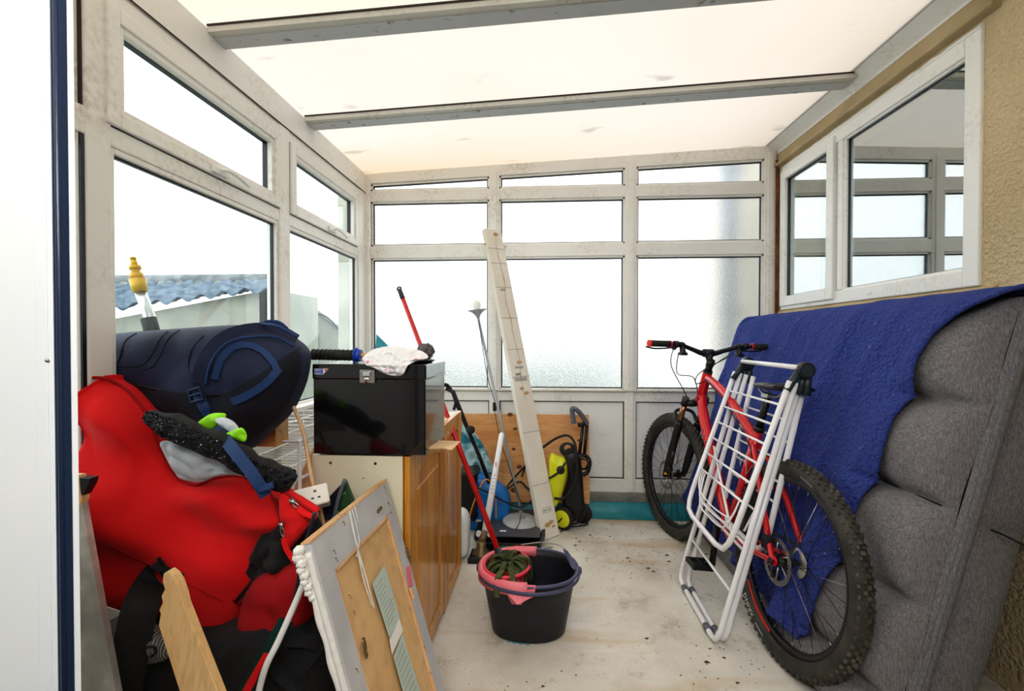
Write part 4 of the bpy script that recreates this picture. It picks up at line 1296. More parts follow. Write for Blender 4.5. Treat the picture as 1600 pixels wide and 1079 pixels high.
# ---------------------------------------------------------------- black metal file box
BX0, BX1, BY0, BY1, BZ0, BZ1 = -.708, -.372, 1.385, 1.655, .7745, 1.046
p0 = at(490, 708, Y=1.385); p1 = at(665, 708, Y=1.385); BX0, BX1 = p0.x, p1.x
fb = thing('file_box', 'glossy black metal file box with chrome clasp on top of the cream cupboard', 'file box', ((BX0 + BX1) / 2, 1.52, BZ0))
m = M().box(BX0, BX1, BY0, BY1, BZ0, 1.002)
obj('body', m, BLKM, fb, bev=.003)
m = M().box(BX0 - .0025, BX1 + .0025, BY0 - .0025, BY1 + .003, 1.0, BZ1)
lid = obj('lid', m, BLKM, fb, bev=.004)
obj('lid_rim', M().tube([(BX1 + .003, BY0, 1.001), (BX1 + .003, BY1, 1.001)], .0018, 6), STEEL, lid)
cx = at(574, 590, Y=1.38).x
m = M().box(cx - .024, cx + .024, BY0 - .008, BY0 - .002, .988, 1.030)
cl = obj('clasp', m, STEEL, fb, bev=.005)
obj('clasp_plate', M().box(cx - .014, cx + .012, BY0 - .013, BY0 - .008, 1.010, 1.026), CHR, cl, bev=.002)
obj('lock', M().lathe([(0, .006), (.007, .006), (.009, .003), (.010, 0)], (cx + .0, BY0 - .008, 1.0), (0, -1, 0), 20), CHR, cl)
obj('keyhole', M().box(cx - .0008, cx + .0008, BY0 - .0148, BY0 - .0138, .996, 1.003), BLK, cl)
sx = BX0 + .006
STB = mat('sticker_blue', (.02, .07, .42), .4)
m = M().prism([(sx, BY0 - .0032, 1.014), (sx + .026, BY0 - .0032, 1.014), (sx + .043, BY0 - .0032, 1.032), (sx, BY0 - .0032, 1.032)], (0, .0006, 0))
sk = obj('sticker', m, PAPERW, fb)
obj('blue_block', M().box(sx + .001, sx + .026, BY0 - .0038, BY0 - .003, 1.015, 1.031), STB, sk, bev=.0001)
obj('red_corner', M().prism([(sx + .030, BY0 - .0038, 1.028), (sx + .036, BY0 - .0038, 1.031), (sx + .041, BY0 - .0038, 1.0315), (sx + .034, BY0 - .0038, 1.0235)], (0, .0006, 0)), REDG, sk)
for s_, z in (('PIERRE', 1.0245), ('HENRY', 1.0165)):
    obj('lettering', textmesh(s_, .0066, basis((sx + .0022, BY0 - .0041, z), (1, 0, 0), (0, 0, 1)), .0004), PAPERW, sk)

# things lying on the box
rh = thing('racket_handle', 'black grip of a sports racket with blue collar lying across the file box', 'racket', (-.6, 1.47, BZ1))
GZ = BZ1 + .020
a = at(487, 549, Y=1.47); a.z = GZ + .006; b = at(556, 551, Y=1.47); b.z = GZ + .003; c = at(600, 547, Y=1.49); c.z = GZ + .004; d = at(655, 548, Y=1.53); d.z = GZ
m = M().tube([a, a + (b - a) * .03, a + (b - a) * .1, b], [.012, .0185, .0165, .0165], 18)
m.tube([a + (b - a) * (.12 + .0) + V((0, 0, 0)), b], .0168, 18)
obj('grip', m, BLKR, rh)
m = M()
for k in range(9):
    t = .12 + k * .095
    o_ = a.lerp(b, t); m.tube([o_ + V((.0168 * .5 * math.sin(j / 14 * 2 * PI) * .5, .0172 * math.cos(j / 14 * 2 * PI), .0172 * math.sin(j / 14 * 2 * PI))) for j in range(14)], .0013, 5, closed=True)
obj('grip_wrap', m, BLKR, rh)
m = M().tube([b - (b - a) * .02, b + (b - a) * .12], [.021, .019], 18).tube([b - (b - a) * .01, b + (b - a) * .02], [.025, .025], 18); obj('collar', m, mat('collar_blue', (.01, .06, .4), .4), rh)
obj('shaft', M().tube([b, c, d], [.008, .008, .007], 10), PINE, rh)
# crumpled carrier bag, part hanging over the front
m_, N, L, bs = nodes('thin_white_film')
bs.inputs['Base Color'].default_value = (.86, .84, .84, 1); bs.inputs['Roughness'].default_value = .25
t_ = N.new('ShaderNodeBsdfTransparent'); mx = N.new('ShaderNodeMixShader'); mx.inputs[0].default_value = .85
L.new(t_.outputs[0], mx.inputs[1]); L.new(bs.outputs[0], mx.inputs[2]); L.new(mx.outputs[0], N['Material Output'].inputs[0])
v = tex(N, L, 'Voronoi', scale=26)
n_ = tex(N, L, 'Noise', scale=30, detail=4)
sp2 = tex(N, L, 'Noise', scale=22, detail=1)
L.new(mixc(N, L, ramp(N, L, sp2.outputs['Fac'], [(.70, (0, 0, 0)), (.73, (.8, .8, .8))]), (.90, .88, .89), (.75, .16, .22)), bs.inputs['Base Color'])
bump(N, L, bs, n_.outputs['Fac'], .5, .01)
FILM = m_
m = puff([(557, 560), (568, 546), (595, 541), (625, 545), (650, 550), (662, 560), (640, 568), (628, 586), (605, 585), (585, 575), (566, 568)], 1.365, .020, .014, 3, .016, (40, 40, 40), 2, rings=22, crease=.8)
# lies back over the top edge of the lid
for vtx in m.bm.verts:
    z = vtx.co.z
    if z > BZ1: vtx.co.y += .02 + (z - BZ1) * 1.6
    vtx.co.y = min(vtx.co.y, BY0 - .006) if z < BZ1 else vtx.co.y
bagp = thing('carrier_bag', 'crumpled translucent white carrier bag with red print on the file box', 'plastic bag', (at(605, 560, Y=1.4).x, 1.4, BZ1))
obj('bag_film', m, FILM, bagp)
m = puff([(575, 556), (600, 547), (640, 552), (652, 560), (615, 578), (590, 568)], 1.37, .012, .010, 9, .012, (50, 50, 50), 2, rings=14, crease=.8)
for vtx in m.bm.verts:
    if vtx.co.z > BZ1: vtx.co.y += .03 + (vtx.co.z - BZ1) * 1.4
    else: vtx.co.y = min(vtx.co.y, BY0 - .006)
obj('inner_fold', m, FILM, bagp)
# round brush with a matted wire head on a black dish
wc = at(665, 549, Y=1.50); wc.z = BZ1 + .035
wb_ = thing('scouring_brush', 'matted dark wire scouring pad in a black dish on the file box', 'brush', (wc.x, 1.5, BZ1))
obj('dish', M().lathe([(0, 0), (.040, 0), (.052, .007), (.048, .008), (.034, .003), (0, .003)], (wc.x - .02, wc.y, BZ1 + .0005), (0, 0, 1), 28), BLK, wb_)
m = M().ball(wc, .024, 14, (1, 1, .95), .5, 4)
wire = obj('wire_ball', m, WIREB, wb_)
rnd = random.Random(9)
m = M()
for k in range(150):
    d0 = V((rnd.gauss(0, 1), rnd.gauss(0, 1), rnd.gauss(0, 1))).normalized()
    t0 = d0.orthogonal().normalized(); t0 = Quaternion(d0, rnd.uniform(0, 6.28)) @ t0
    m.tube([wc + d0 * .024 + t0 * .012 * (s - 1) + d0 * rnd.uniform(-.002, .006) for s in range(3)], .0006, 4)
o = obj('wire_strands', m, WIREB, wb_); o['kind'] = 'stuff'

# ---------------------------------------------------------------- picture frame, seen from the back
PY0, PY1 = .915, 1.375
TL, TR, = at(489, 845, Y=PY0), at(601, 748, Y=PY1)
BRp = at(694, 1079, Y=PY1 - .01)
dn = (BRp - TR).normalized()
TR.x = (TR.x + TL.x) / 2; TL.x = TR.x
zt = (TR.z + TL.z) / 2
ez = V((0, 1, 0)); dn = V((dn.x, 0, dn.z)).normalized()
Lp = zt / -dn.z
ex_ = V((0, PY1 - PY0, TR.z - TL.z)).normalized()
PM = basis((TL.x, PY0, TL.z), ex_, -dn)    # local x: along the top edge, y: up the frame, z: out of its back
PWd = (TR - TL).length
def pl(x, y, z=0): return PM @ V((x, -y, z))
nrm_out = (PM.to_3x3() @ V((0, 0, 1)))
sg = 1 if nrm_out.x > 0 else -1
# keep the bottom corners on the floor
Lp = min(TL.z, TR.z) / -dn.z - .004
pf = thing('picture_frame', 'white painted picture frame turned to show its brown backing board and torn tape', 'picture frame', (TL.x + .2, 1.14, 0))
def pb(m, x0, x1, y0, y1, z0, z1): m.box(x0, x1, -y1, -y0, min(z0 * sg, z1 * sg), max(z0 * sg, z1 * sg), T=PM); return m
BW = .088
for n_, a in (('top_rail', (0, PWd, 0, BW)), ('bottom_rail', (0, PWd, Lp - BW, Lp)), ('side_rail', (0, .062, BW, Lp - BW)), ('side_rail', (PWd - .062, PWd, BW, Lp - BW))):
    obj(n_, pb(M(), a[0], a[1], a[2], a[3], -.018, 0), FRAMEG, pf, bev=.0015)
m = M()
pb(m, -.002, PWd + .002, -.001, .004, -.02, .001)
obj('raw_wood_edge', m, PINEO, pf)
# moulding with leafy ornament along the near and far edges and the top
def mould(x0, y0, x1, y1, nm):
    m = M()
    n = 60
    for k in range(n + 1):
        t = k / n
        if k < n:
            t2 = (k + 1) / n
            q0 = pl(x0 + (x1 - x0) * t, y0 + (y1 - y0) * t, -.030 * sg); q1 = pl(x0 + (x1 - x0) * t2, y0 + (y1 - y0) * t2, -.030 * sg)
    m.tube([pl(x0 + (x1 - x0) * k / n, y0 + (y1 - y0) * k / n, (-.022 + .001 * math.sin(k * .9)) * sg) for k in range(n + 1)], [.007 + .001 * math.sin(k * .7) for k in range(n + 1)], 10)
    m.tube([pl(x0 + (x1 - x0) * k / n, y0 + (y1 - y0) * k / n, -.010 * sg) for k in range(n + 1)], .007, 8)
    return obj(nm, m, FRAMEW, pf)
mould(-.002, .02, -.002, Lp - .02, 'moulding'); mould(PWd - .012, 0.02, PWd - .012, Lp - .02, 'moulding')
m = M()
for k in range(9): m.ball(pl(-.006 - .004 * math.sin(k * .45), .012 + k * .012, (-.024 - .003 * (k % 2)) * sg), .0115 - .0005 * k, 8, (1, 1, 1), .4, k)
obj('corner_ornament', m, FRAMEW, pf)
obj('backing_board', pb(M(), .058, PWd - .058, BW - .004, Lp - BW, -.014, -.006), HARD, pf)
m = M()
rnd = random.Random(4)
for x_ in (.060, PWd - .066): pb(m, x_, x_ + .006, BW, Lp - BW, -.008, .0005)
pb(m, .06, PWd - .06, BW - .001, BW + .006, -.008, .0005)
obj('brown_tape', m, PINEO, pf)
def quad(nm, pts, mt, z=.0008, th=.0006, par=pf):
    return obj(nm, M().prism([pl(x, y, z * sg) for x, y in pts], nrm_out * th * sg), mt, par)
# pieces of torn white tape
torn = M()
def strip(pts, w0, w1, z):
    P = cr([V((x, y, 0)) for x, y in pts], 6)
    k = len(P)
    vs = []
    for i, q in enumerate(P):
        t = (P[min(i + 1, k - 1)] - P[max(i - 1, 0)]).normalized(); s = V((-t.y, t.x, 0)); w = w0 + (w1 - w0) * i / (k - 1) + .0015 * math.sin(i * 2.3)
        vs += [pl(*(q + s * w / 2).xy, z * sg), pl(*(q - s * w / 2).xy, z * sg)]
    torn.add(vs, [(2 * i, 2 * i + 1, 2 * i + 3, 2 * i + 2) for i in range(k - 1)])
def pic(px, py):
    """point of the back board's plane that shows at a pixel of the photo"""
    d = ray(px, py); n = nrm_out; o = V((TL.x, PY0, TL.z))
    t = (o - CAM).dot(n) / d.dot(n)
    q = PM.inverted() @ (CAM + d * t)
    return q.x, -q.y
for pts, w0, w1 in (([(545, 798), (556, 850), (572, 905), (584, 950)], .010, .004), ([(549, 795), (560, 840), (556, 870)], .004, .003), ([(556, 850), (566, 900), (580, 945)], .006, .003), ([(553, 792), (559, 815)], .008, .003)):
    strip([pic(*p) for p in pts], w0, w1, .0015)
obj('torn_tape', torn, PAPERW, pf, solid=.0006)
lab = quad('mint_label', [pic(581, 912), pic(600, 882), pic(624, 963), pic(608, 997)], PAPER)
lines = M()
for k in range(10):
    t = .12 + k * .08
    l0 = V(pic(581, 912)).lerp(V(pic(608, 997)), t); l1 = V(pic(600, 882)).lerp(V(pic(624, 963)), t)
    u0, u1 = l0.lerp(l1, .12), l0.lerp(l1, .5 + .4 * rnd.random())
    lines.tube([pl(u0.x, u0.y, .0018 * sg), pl(u1.x, u1.y, .0018 * sg)], .0005, 4)
obj('print_lines', lines, INK, lab)
quad('cream_label', [pic(608, 1000), pic(623, 965), pic(629, 985), pic(612, 1022)], PAPERW)
lab = quad('mint_label', [pic(614, 1026), pic(628, 990), pic(658, 1085), pic(640, 1120)], PAPER)
lines = M()
for k in range(8):
    t = .1 + k * .1
    l0 = V(pic(614, 1026)).lerp(V(pic(640, 1120)), t); l1 = V(pic(628, 990)).lerp(V(pic(658, 1085)), t)
    u0, u1 = l0.lerp(l1, .1), l0.lerp(l1, .85)
    lines.tube([pl(u0.x, u0.y, .0018 * sg), pl(u1.x, u1.y, .0018 * sg)], .0005, 4)
obj('print_lines', lines, INK, lab)
def clip(px, py, ang, s=1):
    x, y = pic(px, py)
    m = M()
    c_, s_ = math.cos(ang), math.sin(ang)
    f = lambda u, v, z=.004: pl(x + (u * c_ - v * s_) * s, y + (u * s_ + v * c_) * s, z * sg)
    m.tube(cr([f(-.004, -.016), f(.005, -.014), f(.006, .004), f(.001, .018), f(-.005, .014), f(-.005, -.006), f(.002, -.012, .007)], 6), .0016, 6)
    m.tube(cr([f(.0, .002, .003), f(-.006, .014, .003), f(-.003, .028, .003), f(.004, .026, .003), f(.003, .008, .003)], 6), .002, 6)
    m.rod(f(0, .0, .001), f(0, .0, .006), .004, n=10)
    return obj('picture_hook', m, BRASS, pf)
clip(567, 1008, .1, .9); clip(635, 862, -.1, .8); clip(592, 795, 1.4, .6)
obj('pink_tape', quad('t', [pic(634, 886), pic(638, 884), pic(643, 915), pic(638, 917)], PNK, .001).data and M().prism([pl(*pic(634, 886), .002 * sg), pl(*pic(639, 884), .002 * sg), pl(*pic(644, 915), .002 * sg), pl(*pic(638, 917), .002 * sg)], nrm_out * .001 * sg), PNK, pf)
bpy.data.objects.remove([o for o in bpy.data.objects if o.name == 't'][0])
x, y = pic(640, 925)
m = M().prism([pl(x - .005, y - .010, .002 * sg), pl(x + .005, y - .010, .002 * sg), pl(x + .003, y + .02, .002 * sg), pl(x - .003, y + .02, .002 * sg)], nrm_out * .008 * sg)
obj('wooden_wedge', m, PINEO, pf, bev=.001)
m = M()
for px, py in ((527, 800), (536, 815), (521, 860), (524, 872), (545, 930), (552, 955), (556, 1045), (610, 800), (640, 950), (662, 1010), (671, 1050), (600, 760), (606, 785)):
    x, y = pic(px, py); m.rod(pl(x, y, 0), pl(x, y, .003 * sg), .0013, n=6)
    m.tube([pl(x + .004, y + .004, .001 * sg), pl(x + .001, y + .009, .003 * sg)], .0006, 4)
obj('tack', m, BRASS, pf)['kind'] = 'stuff'

# ================================================================ mop bucket
bc = at(826, 972, Y=1.83); bc = V((bc.x, 1.835, 0))
bk = thing('mop_bucket', 'oval black mop bucket with a pink wringer on the concrete floor', 'bucket', bc)
BH = .235
def bp(a, t, inset=0, lift=0):
    z = BH * t + lift
    rx_ = .141 + (.183 - .141) * t - inset; ry_ = .112 + (.150 - .112) * t - inset
    e = .88
    c_, s_ = math.cos(a), math.sin(a)
    return bc + V((rx_ * math.copysign(abs(c_) ** e, c_), ry_ * math.copysign(abs(s_) ** e, s_), z))
m = M()
n = 64
prof = [(0, .020), (0, .006), (.03, 0), (.25, 0), (.6, 0), (.93, 0), (.94, -.006), (1, -.006), (1, .004), (.9, .004), (.5, .004), (.06, .006), (.06, .03)]
vs = [bp(2 * PI * j / n, t, i_) for t, i_ in prof for j in range(n)]
k = len(prof)
m.add(vs + [bc + V((0, 0, .015)), bc], [(i * n + j, i * n + (j + 1) % n, (i + 1) * n + (j + 1) % n, (i + 1) * n + j) for i in range(k - 1) for j in range(n)] +
      [((k - 1) * n + j, (k - 1) * n + (j + 1) % n, k * n) for j in range(n)] + [(j, k * n + 1, (j + 1) % n) for j in range(n)], True)
obj('pail', m, BKT, bk)
obj('rim', M().tube([bp(2 * PI * j / 72, 1, -.006) for j in range(72)], .0065, 8, closed=True), BKTR, bk)
m = M()
for j in range(40):
    if 8 < j < 14 or 26 < j < 31:
        m.ball(bp(2 * PI * j / 40, .01, .008), .010, 6, (1, 1, .6), .4, j)
obj('water_splash', m, mat('wet_blue_scuff', (.05, .25, .35), .3), bk)
# pink wringer: half-ring over the left of the rim, spout and slotted cone
m = M()
def ring(a): return bp(a, 1, -.004)
aa = [PI * .46 + (PI * 1.50 - PI * .46) * i / 40 for i in range(41)]
rows = []
for a in aa:
    rows.append([bp(a, 1, -.012, -.030 - (.03 if abs(a - PI * 1.45) < .12 else 0)), bp(a, 1, -.013, .005), bp(a, 1, -.003, .012), bp(a, 1, .012, .008), bp(a, 1, .016, -.02)])
vs = [v for r_ in rows for v in r_]
m.add(vs, [(i * 5 + j, i * 5 + 5 + j, i * 5 + 6 + j, i * 5 + 1 + j) for i in range(40) for j in range(4)], True)
wg = obj('wringer', m, PNK, bk, solid=.003)
CN = bc + V((-.085, -.0, BH))
m = M()
nb = 26
for j in range(nb):
    a = 2 * PI * j / nb
    rr_ = [(.088, .006), (.082, -.045), (.060, -.09), (.035, -.10)]
    q = [CN + V((r_ * math.cos(a) * .98, r_ * math.sin(a) * 1.22, z)) for r_, z in rr_]
    t = V((-math.sin(a), math.cos(a), 0)) * .0062
    vs = [v for p in q for v in (p + t, p - t)]
    m.add(vs, [(0, 1, 3, 2), (2, 3, 5, 4), (4, 5, 7, 6)])
m.tube([CN + V((.091 * math.cos(a) * .98, .091 * math.sin(a) * 1.2, .008)) for a in [2 * PI * j / 48 for j in range(48)]], .006, 8, closed=True)
m.tube([CN + V((.04 * math.cos(a), .044 * math.sin(a), -.098)) for a in [2 * PI * j / 32 for j in range(32)]], .006, 6, closed=True)
obj('wringer_cone', m, mat('red_pink_plastic', (.75, .05, .09), .35), wg, solid=.0025)
m = M().prism([bp(PI * 1.40, 1, -.014, -.028), bp(PI * 1.46, 1, -.034, -.050), bp(PI * 1.53, 1, -.014, -.028), bp(PI * 1.54, 1, -.012, .008), bp(PI * 1.39, 1, -.012, .008)], (0, .008, 0)); obj('pouring_lip', m, PNK, wg, bev=.002)
# folded-down handle with its bracket on the right
e0, e1 = bp(R(8), 1, -.012), bp(R(176), 1, -.012)
m = M().prism([bp(0, 1, -.030, .022) + V((-.06, 0.05, .018)), bp(0, 1, -.022, .0) + V((-.004, -.012, -.004)), bp(0, 1, -.010, -.014) + V((0, -.02, 0)), bp(0, 1, -.002, .004) + V((-.02, -.006, 0)), bp(0, 1, .0, .03) + V((-.05, .045, .022))], (0, .014, 0))
obj('handle_bracket', m, BKTR, bk, bev=.003)
m = M().tube(cr([bp(R(0), 1, -.016, -.002), bp(R(-25), 1, -.014, -.012), bp(R(-55), 1, -.014, -.018), bp(R(-88), 1, -.016, -.020), bp(R(-120), 1, -.014, -.014), bp(R(-150), 1, -.013, -.008), bp(R(-180), 1, -.012, -.004)], 6), .0065, 8, sq=(.6, 1.2))
obj('carry_handle', m, BKTR, bk)
obj('handle_wire', M().tube(cr([bp(R(30), 1, .01, .01), bp(R(45), 1, -.005, .03), bp(R(75), 1, -.005, .032), bp(R(100), 1, 0, .02)], 8), .0018, 6), STEEL, bk)
for a in (R(0), R(180)): obj('handle_pivot', M().ball(bp(a, 1, -.014, -.010), .012, 8, (.7, 1, 1.4)), BKTR, bk)

# mop
mt = V((-.087, 1.835, .262)) + V((0, 0, 0))
h0 = at(783, 872, Y=1.845); 
h1 = at(690, 620, Y=2.12); hdir = None
# straight pole: choose its depth slope so that it stays straight in space
h1 = at(624, 452, Y=2.42)
mp = thing('mop', 'red handled mop with mossy cloth strips standing in the bucket wringer', 'mop', (h0.x, h0.y, h0.z - .06))
u = (h1 - h0).normalized()
obj('handle', M().tube([h0 + u * .03, h1 - u * .06], .0115, 14), REDM, mp)
m = M().tube([h1 - u * .065, h1 - u * .01, h1 + u * .0], [.0125, .0125, .010], 12)
sd = u.cross(V((0, 1, 0))).normalized()
m.tube([h1 + u * .004 + (u * math.cos(t) + sd * math.sin(t)) * .011 for t in [2 * PI * j / 16 for j in range(16)]], .0042, 8, closed=True)
obj('hanging_tip', m, SLATE, mp)
obj('socket', M().tube([h0 - u * .035, h0 + u * .015, h0 + u * .04], [.021, .0165, .014], 14), SLATE, mp)
obj('red_cone', M().tube([h0 - u * .075, h0 - u * .03], [.036, .020], 18), REDG, mp)
mc = h0 - u * .012
mc.x += .022; mc.y -= .01
rnd = random.Random(21)
for k in range(40):
    a = 2 * PI * k / 17 + rnd.uniform(-.1, .1)
    l = rnd.uniform(.055, .095)
    if k in (12, 13, 30): a = -PI / 2 + (k - 21) * .022; l = .085
    d = V((math.cos(a), math.sin(a) * .9, 0))
    rise = rnd.uniform(.0, .03) if k > 16 else -.005
    pts = [mc + d * .012 + V((0, 0, -.004 + rise * .5)), mc + d * l * .5 + V((0, 0, rise + .004)), mc + d * l * .95 + V((0, 0, rise - .014)), mc + d * l * 1.06 + V((0, 0, rise * .3 - .045 - rnd.uniform(0, .02)))]
    if k in (12, 13, 30): pts = [mc + V((0, 0, .0)), mc + d * .07 + V((0, 0, .004)), mc + d * .135 + V((0, 0, .004)), mc + d * .163 + V((0, 0, -.045 - .012 * (k % 3)))]
    obj('cloth_strip', ribbon(pts, .020, .003, nrm=(d.x * .4, d.y * .4, 1), n=4), MOSS, mp)

# ================================================================ back of the room
# plywood sheet
pw = M()
x0, x1 = at(715, 648, Y=3.0).x, at(921, 648, Y=3.0).x
zt_ = at(820, 648, Y=3.02).z; zb_ = .095
pw.prism([(x0, 2.965, zb_), (x1, 2.965, zb_), (x1, 3.045, zt_), (x0, 3.045, zt_)], (0, .012, 0))
plo = obj('plywood_sheet', pw, PLY, bev=.001)
KN = mat('dark_knot', (.09, .03, .012), .6, col2=(.22, .09, .03), vscale=60)
for kx, ky, kr in ((796, 650, .018), (804, 672, .014), (802, 703, .013), (811, 730, .017), (803, 765, .022), (905, 690, .010), (780, 775, .012)):
    q = at(kx, ky, Y=2.98)
    y_ = 2.965 + (q.z - zb_) / (zt_ - zb_) * .08
    sl = V((0, .08, zt_ - zb_)).normalized()
    obj('wood_knot', M().prism([V((q.x, y_ - .0008, q.z)) + V((1, 0, 0)) * kr * math.cos(2 * PI * j / 20) + sl * kr * .7 * math.sin(2 * PI * j / 20) for j in range(20)], (0, .001, 0)), KN, plo)
tag(plo, 'knotty orange plywood sheet propped against the white back wall panels', 'plywood')
# teal sheeting along the foot of the wall
m = M()
def tl(a, b):
    x = -.72 + 1.95 * a
    ang = PI * 1.05 * b - .05
    r_ = .045 + .006 * noise.noise(V((x * 5, b * 3, 0))) + .003 * noise.noise(V((x * 22, b * 5, 1)))
    return V((x, 3.018 - r_ * 1.2 * math.cos(ang) + .0, max(.0, .002 + 2.05 * r_ * math.sin(max(0, min(PI, ang))))))
m.grid(tl, 90, 14)
for s in (0, 1): m.grid(lambda a, b: tl(s, b).lerp(V((tl(s, 0).x, 3.02, 0)), a), 3, 14)
tag(obj('teal_tarpaulin', m, TEAL), 'rolled teal tarpaulin lying along the foot of the back wall', 'tarpaulin')
# teal triangular board corner behind the file box
tb = at(588, 522, Y=2.85)
m = M().prism([(tb.x, 2.85, tb.z), (at(606, 540, Y=2.85).x, 2.85, at(606, 540, Y=2.85).z), (at(606, 540, Y=2.85).x + .06, 2.72, 0), (tb.x - .02, 2.72, 0)], (0, .012, 0))
tag(obj('teal_board', m, TEAL), 'slanted teal board corner poking up behind the black file box', 'board')

# long carton with hook tabs
c0 = at(860, 842, Z=0); cw = .118
l0, r0_ = at(846, 846, Z=.0), at(877, 836, Z=.0)
lt, rt = at(757, 358, Y=3.02), at(783, 358, Y=3.02)
ax = ((lt + rt) / 2 - (l0 + r0_) / 2)
ct = thing('long_carton', 'long narrow white cardboard carton with brown stains leaning against the back window', 'carton', (l0 + r0_) / 2)
ctr = (l0 + r0_) / 2
CL = ax.length
cu_ = ax.normalized()
cs = (r0_ - l0); cs = (cs - cu_ * cs.dot(cu_)).normalized()
cn = cs.cross(cu_).normalized()
if cn.y > 0: cn = -cn
wt, wb2 = (rt - lt).length, (r0_ - l0).length
CWD = (wt + wb2) / 2
CM = Matrix(((cs.x, cu_.x, cn.x, ctr.x), (cs.y, cu_.y, cn.y, ctr.y), (cs.z, cu_.z, cn.z, ctr.z), (0, 0, 0, 1)))
def cp(x, y, z): return CM @ V((x, y, z))
hw_ = CWD / 2
obj('carton_body', M().box(-hw_, hw_, .004, CL, -.034, 0, T=CM), CARD, ct, bev=.002)
m = M()
for y in (.30, .60, .93, 1.10, 1.30, 1.50, 1.66, 1.76):
    m.box(-hw_, hw_, y, y + .0022, -.0005, .0012, T=CM)
obj('tape_seam', m, INK, ct)
m = M()
P = []
for i in range(60):
    t = i / 59
    y = CL - .06 - t * 1.05
    P.append(cp(.006 + .022 * noise.noise(V((t * 6, 2, 0))) + .008 * noise.noise(V((t * 30, 5, 0))), y, .0012))
m.tube(P, [.0024 + .006 * max(0, noise.noise(V((i * .35, 9, 0)))) for i in range(60)], 6, sq=(1, .25))
nst = CM.to_3x3() @ V((0, 0, -.0012))
for (x, y, r_) in ((.01, 1.02, .02), (-.01, .86, .016), (.02, .83, .018), (.015, CL - .035, .020), (-.01, .075, .022), (.02, .085, .018), (.03, .06, .012)):
    pts = [cp(x + r_ * (1 + .4 * noise.noise(V((a, r_ * 99, 0)))) * math.cos(a), y + r_ * .6 * math.sin(a), .0013) for a in [2 * PI * j / 24 for j in range(24)]]
    m.prism(pts, nst)
obj('stain', m, STAIN, ct)
m = M()
for s in (-1, 1): m.tube(cr([cp(s * hw_, CL - .10, -.015), cp(s * (hw_ + .018), CL - .106, -.012), cp(s * (hw_ + .034), CL - .085, -.01)], 5), [.006, .006, .005, .005, .004, .003, .003, .002, .002, .001, .001], 6, sq=(.5, 1))
obj('torn_tab', m, CARDB, ct)
m = M()
for (y0, y1, nn) in ((1.475, 1.482, 5), (.98, .986, 8)):
    for k in range(nn): m.box(-.03 + k * .008, -.026 + k * .008, y0 + .004 * (k % 2), y1 + .01, 0, .0014, T=CM)
for k in range(14): m.box(-.045 + k * .0065, -.042 + k * .0065, .905, .925 + (.0 if k % 3 else .01), 0, .0014, T=CM)
for k in range(6): m.box(-.035 + k * .006, -.031 + k * .006, .94, .955, 0, .0014, T=CM)
obj('printed_marks', m, INK, ct)
m = M()
for a in ((-.028, .036, .168, .1695), (-.028, .036, .142, .1435), (-.028, -.0265, .142, .1695), (.0345, .036, .142, .1695)): m.box(a[0], a[1], a[2], a[3], 0, .0014, T=CM)
lb_ = obj('label_outline', m, INK, ct)
m = M()
for k, h_ in enumerate((.007, .006, .008, .006, .007, 0, .008, .007, .008)):
    if h_: m.box(-.021 + k * .0058, -.0175 + k * .0058, .1515, .1515 + h_, 0, .0014, T=CM)
obj('faint_print', m, INK, lb_)

# floor lamp
lb0 = at(813, 812, Z=.078)
fl = thing('floor_lamp', 'grey uplighter floor lamp with bare bulb and tilted pole on round base', 'lamp', (lb0.x, lb0.y, .068))
obj('base', M().lathe([(0, .022), (.03, .020), (.09, .012), (.103, .006), (.104, .0), (0, 0)], (lb0.x, lb0.y, .070), (.05, -.08, 1), 40), GREYB, fl)
tp = at(747, 496, Y=2.93)
bs_ = V((lb0.x + .012, lb0.y - .0, .09))
obj('pole', M().tube([bs_, tp], [.0085, .0085], 12), GREYL, fl)
obj('pole_ferrule', M().tube([bs_ + V((0, 0, -.008)), bs_.lerp(tp, .035)], [.015, .011], 12), GREYL, fl)
lu = V((-.10, 0, 1)).normalized()
sh = obj('shade', M().lathe([(.010, 0), (.016, .018), (.034, .038), (.064, .052), (.062, .053), (.030, .040), (.010, .018)], tp - lu * .004, lu, 32), GREYL, fl)
m_b, N, L, bs2 = nodes('frosted_bulb')
bs2.inputs['Base Color'].default_value = (.93, .90, .84, 1); bs2.inputs['Roughness'].default_value = .15; bs2.inputs['Alpha'].default_value = .75
obj('bulb', M().lathe([(.010, .0), (.013, .016), (.024, .034), (.028, .052), (.024, .068), (.012, .078), (0, .081)], tp + lu * .028, lu, 24), m_b, fl)
q = bs_.lerp(tp, .44)
sw = at(773, 635, Y=2.84)
m = M().box(-.011, .011, -.010, .010, -.026, .026, T=Matrix.Translation(sw)); obj('inline_switch', m, BLK, fl, bev=.003)
obj('cord', M().tube(cr([tp + V((.004, -.01, -.02)), bs_.lerp(tp, .7) + V((-.02, -.015, 0)), sw + V((0, 0, .03)), sw + V((0, 0, -.03)), at(783, 690, Y=2.80), at(797, 735, Y=2.76), at(808, 770, Y=2.72), at(815, 790, Y=2.68), at(812, 815, Y=2.62), at(806, 832, Y=2.6), at(830, 838, Y=2.56)], 6), .0024, 6), BLK, fl)

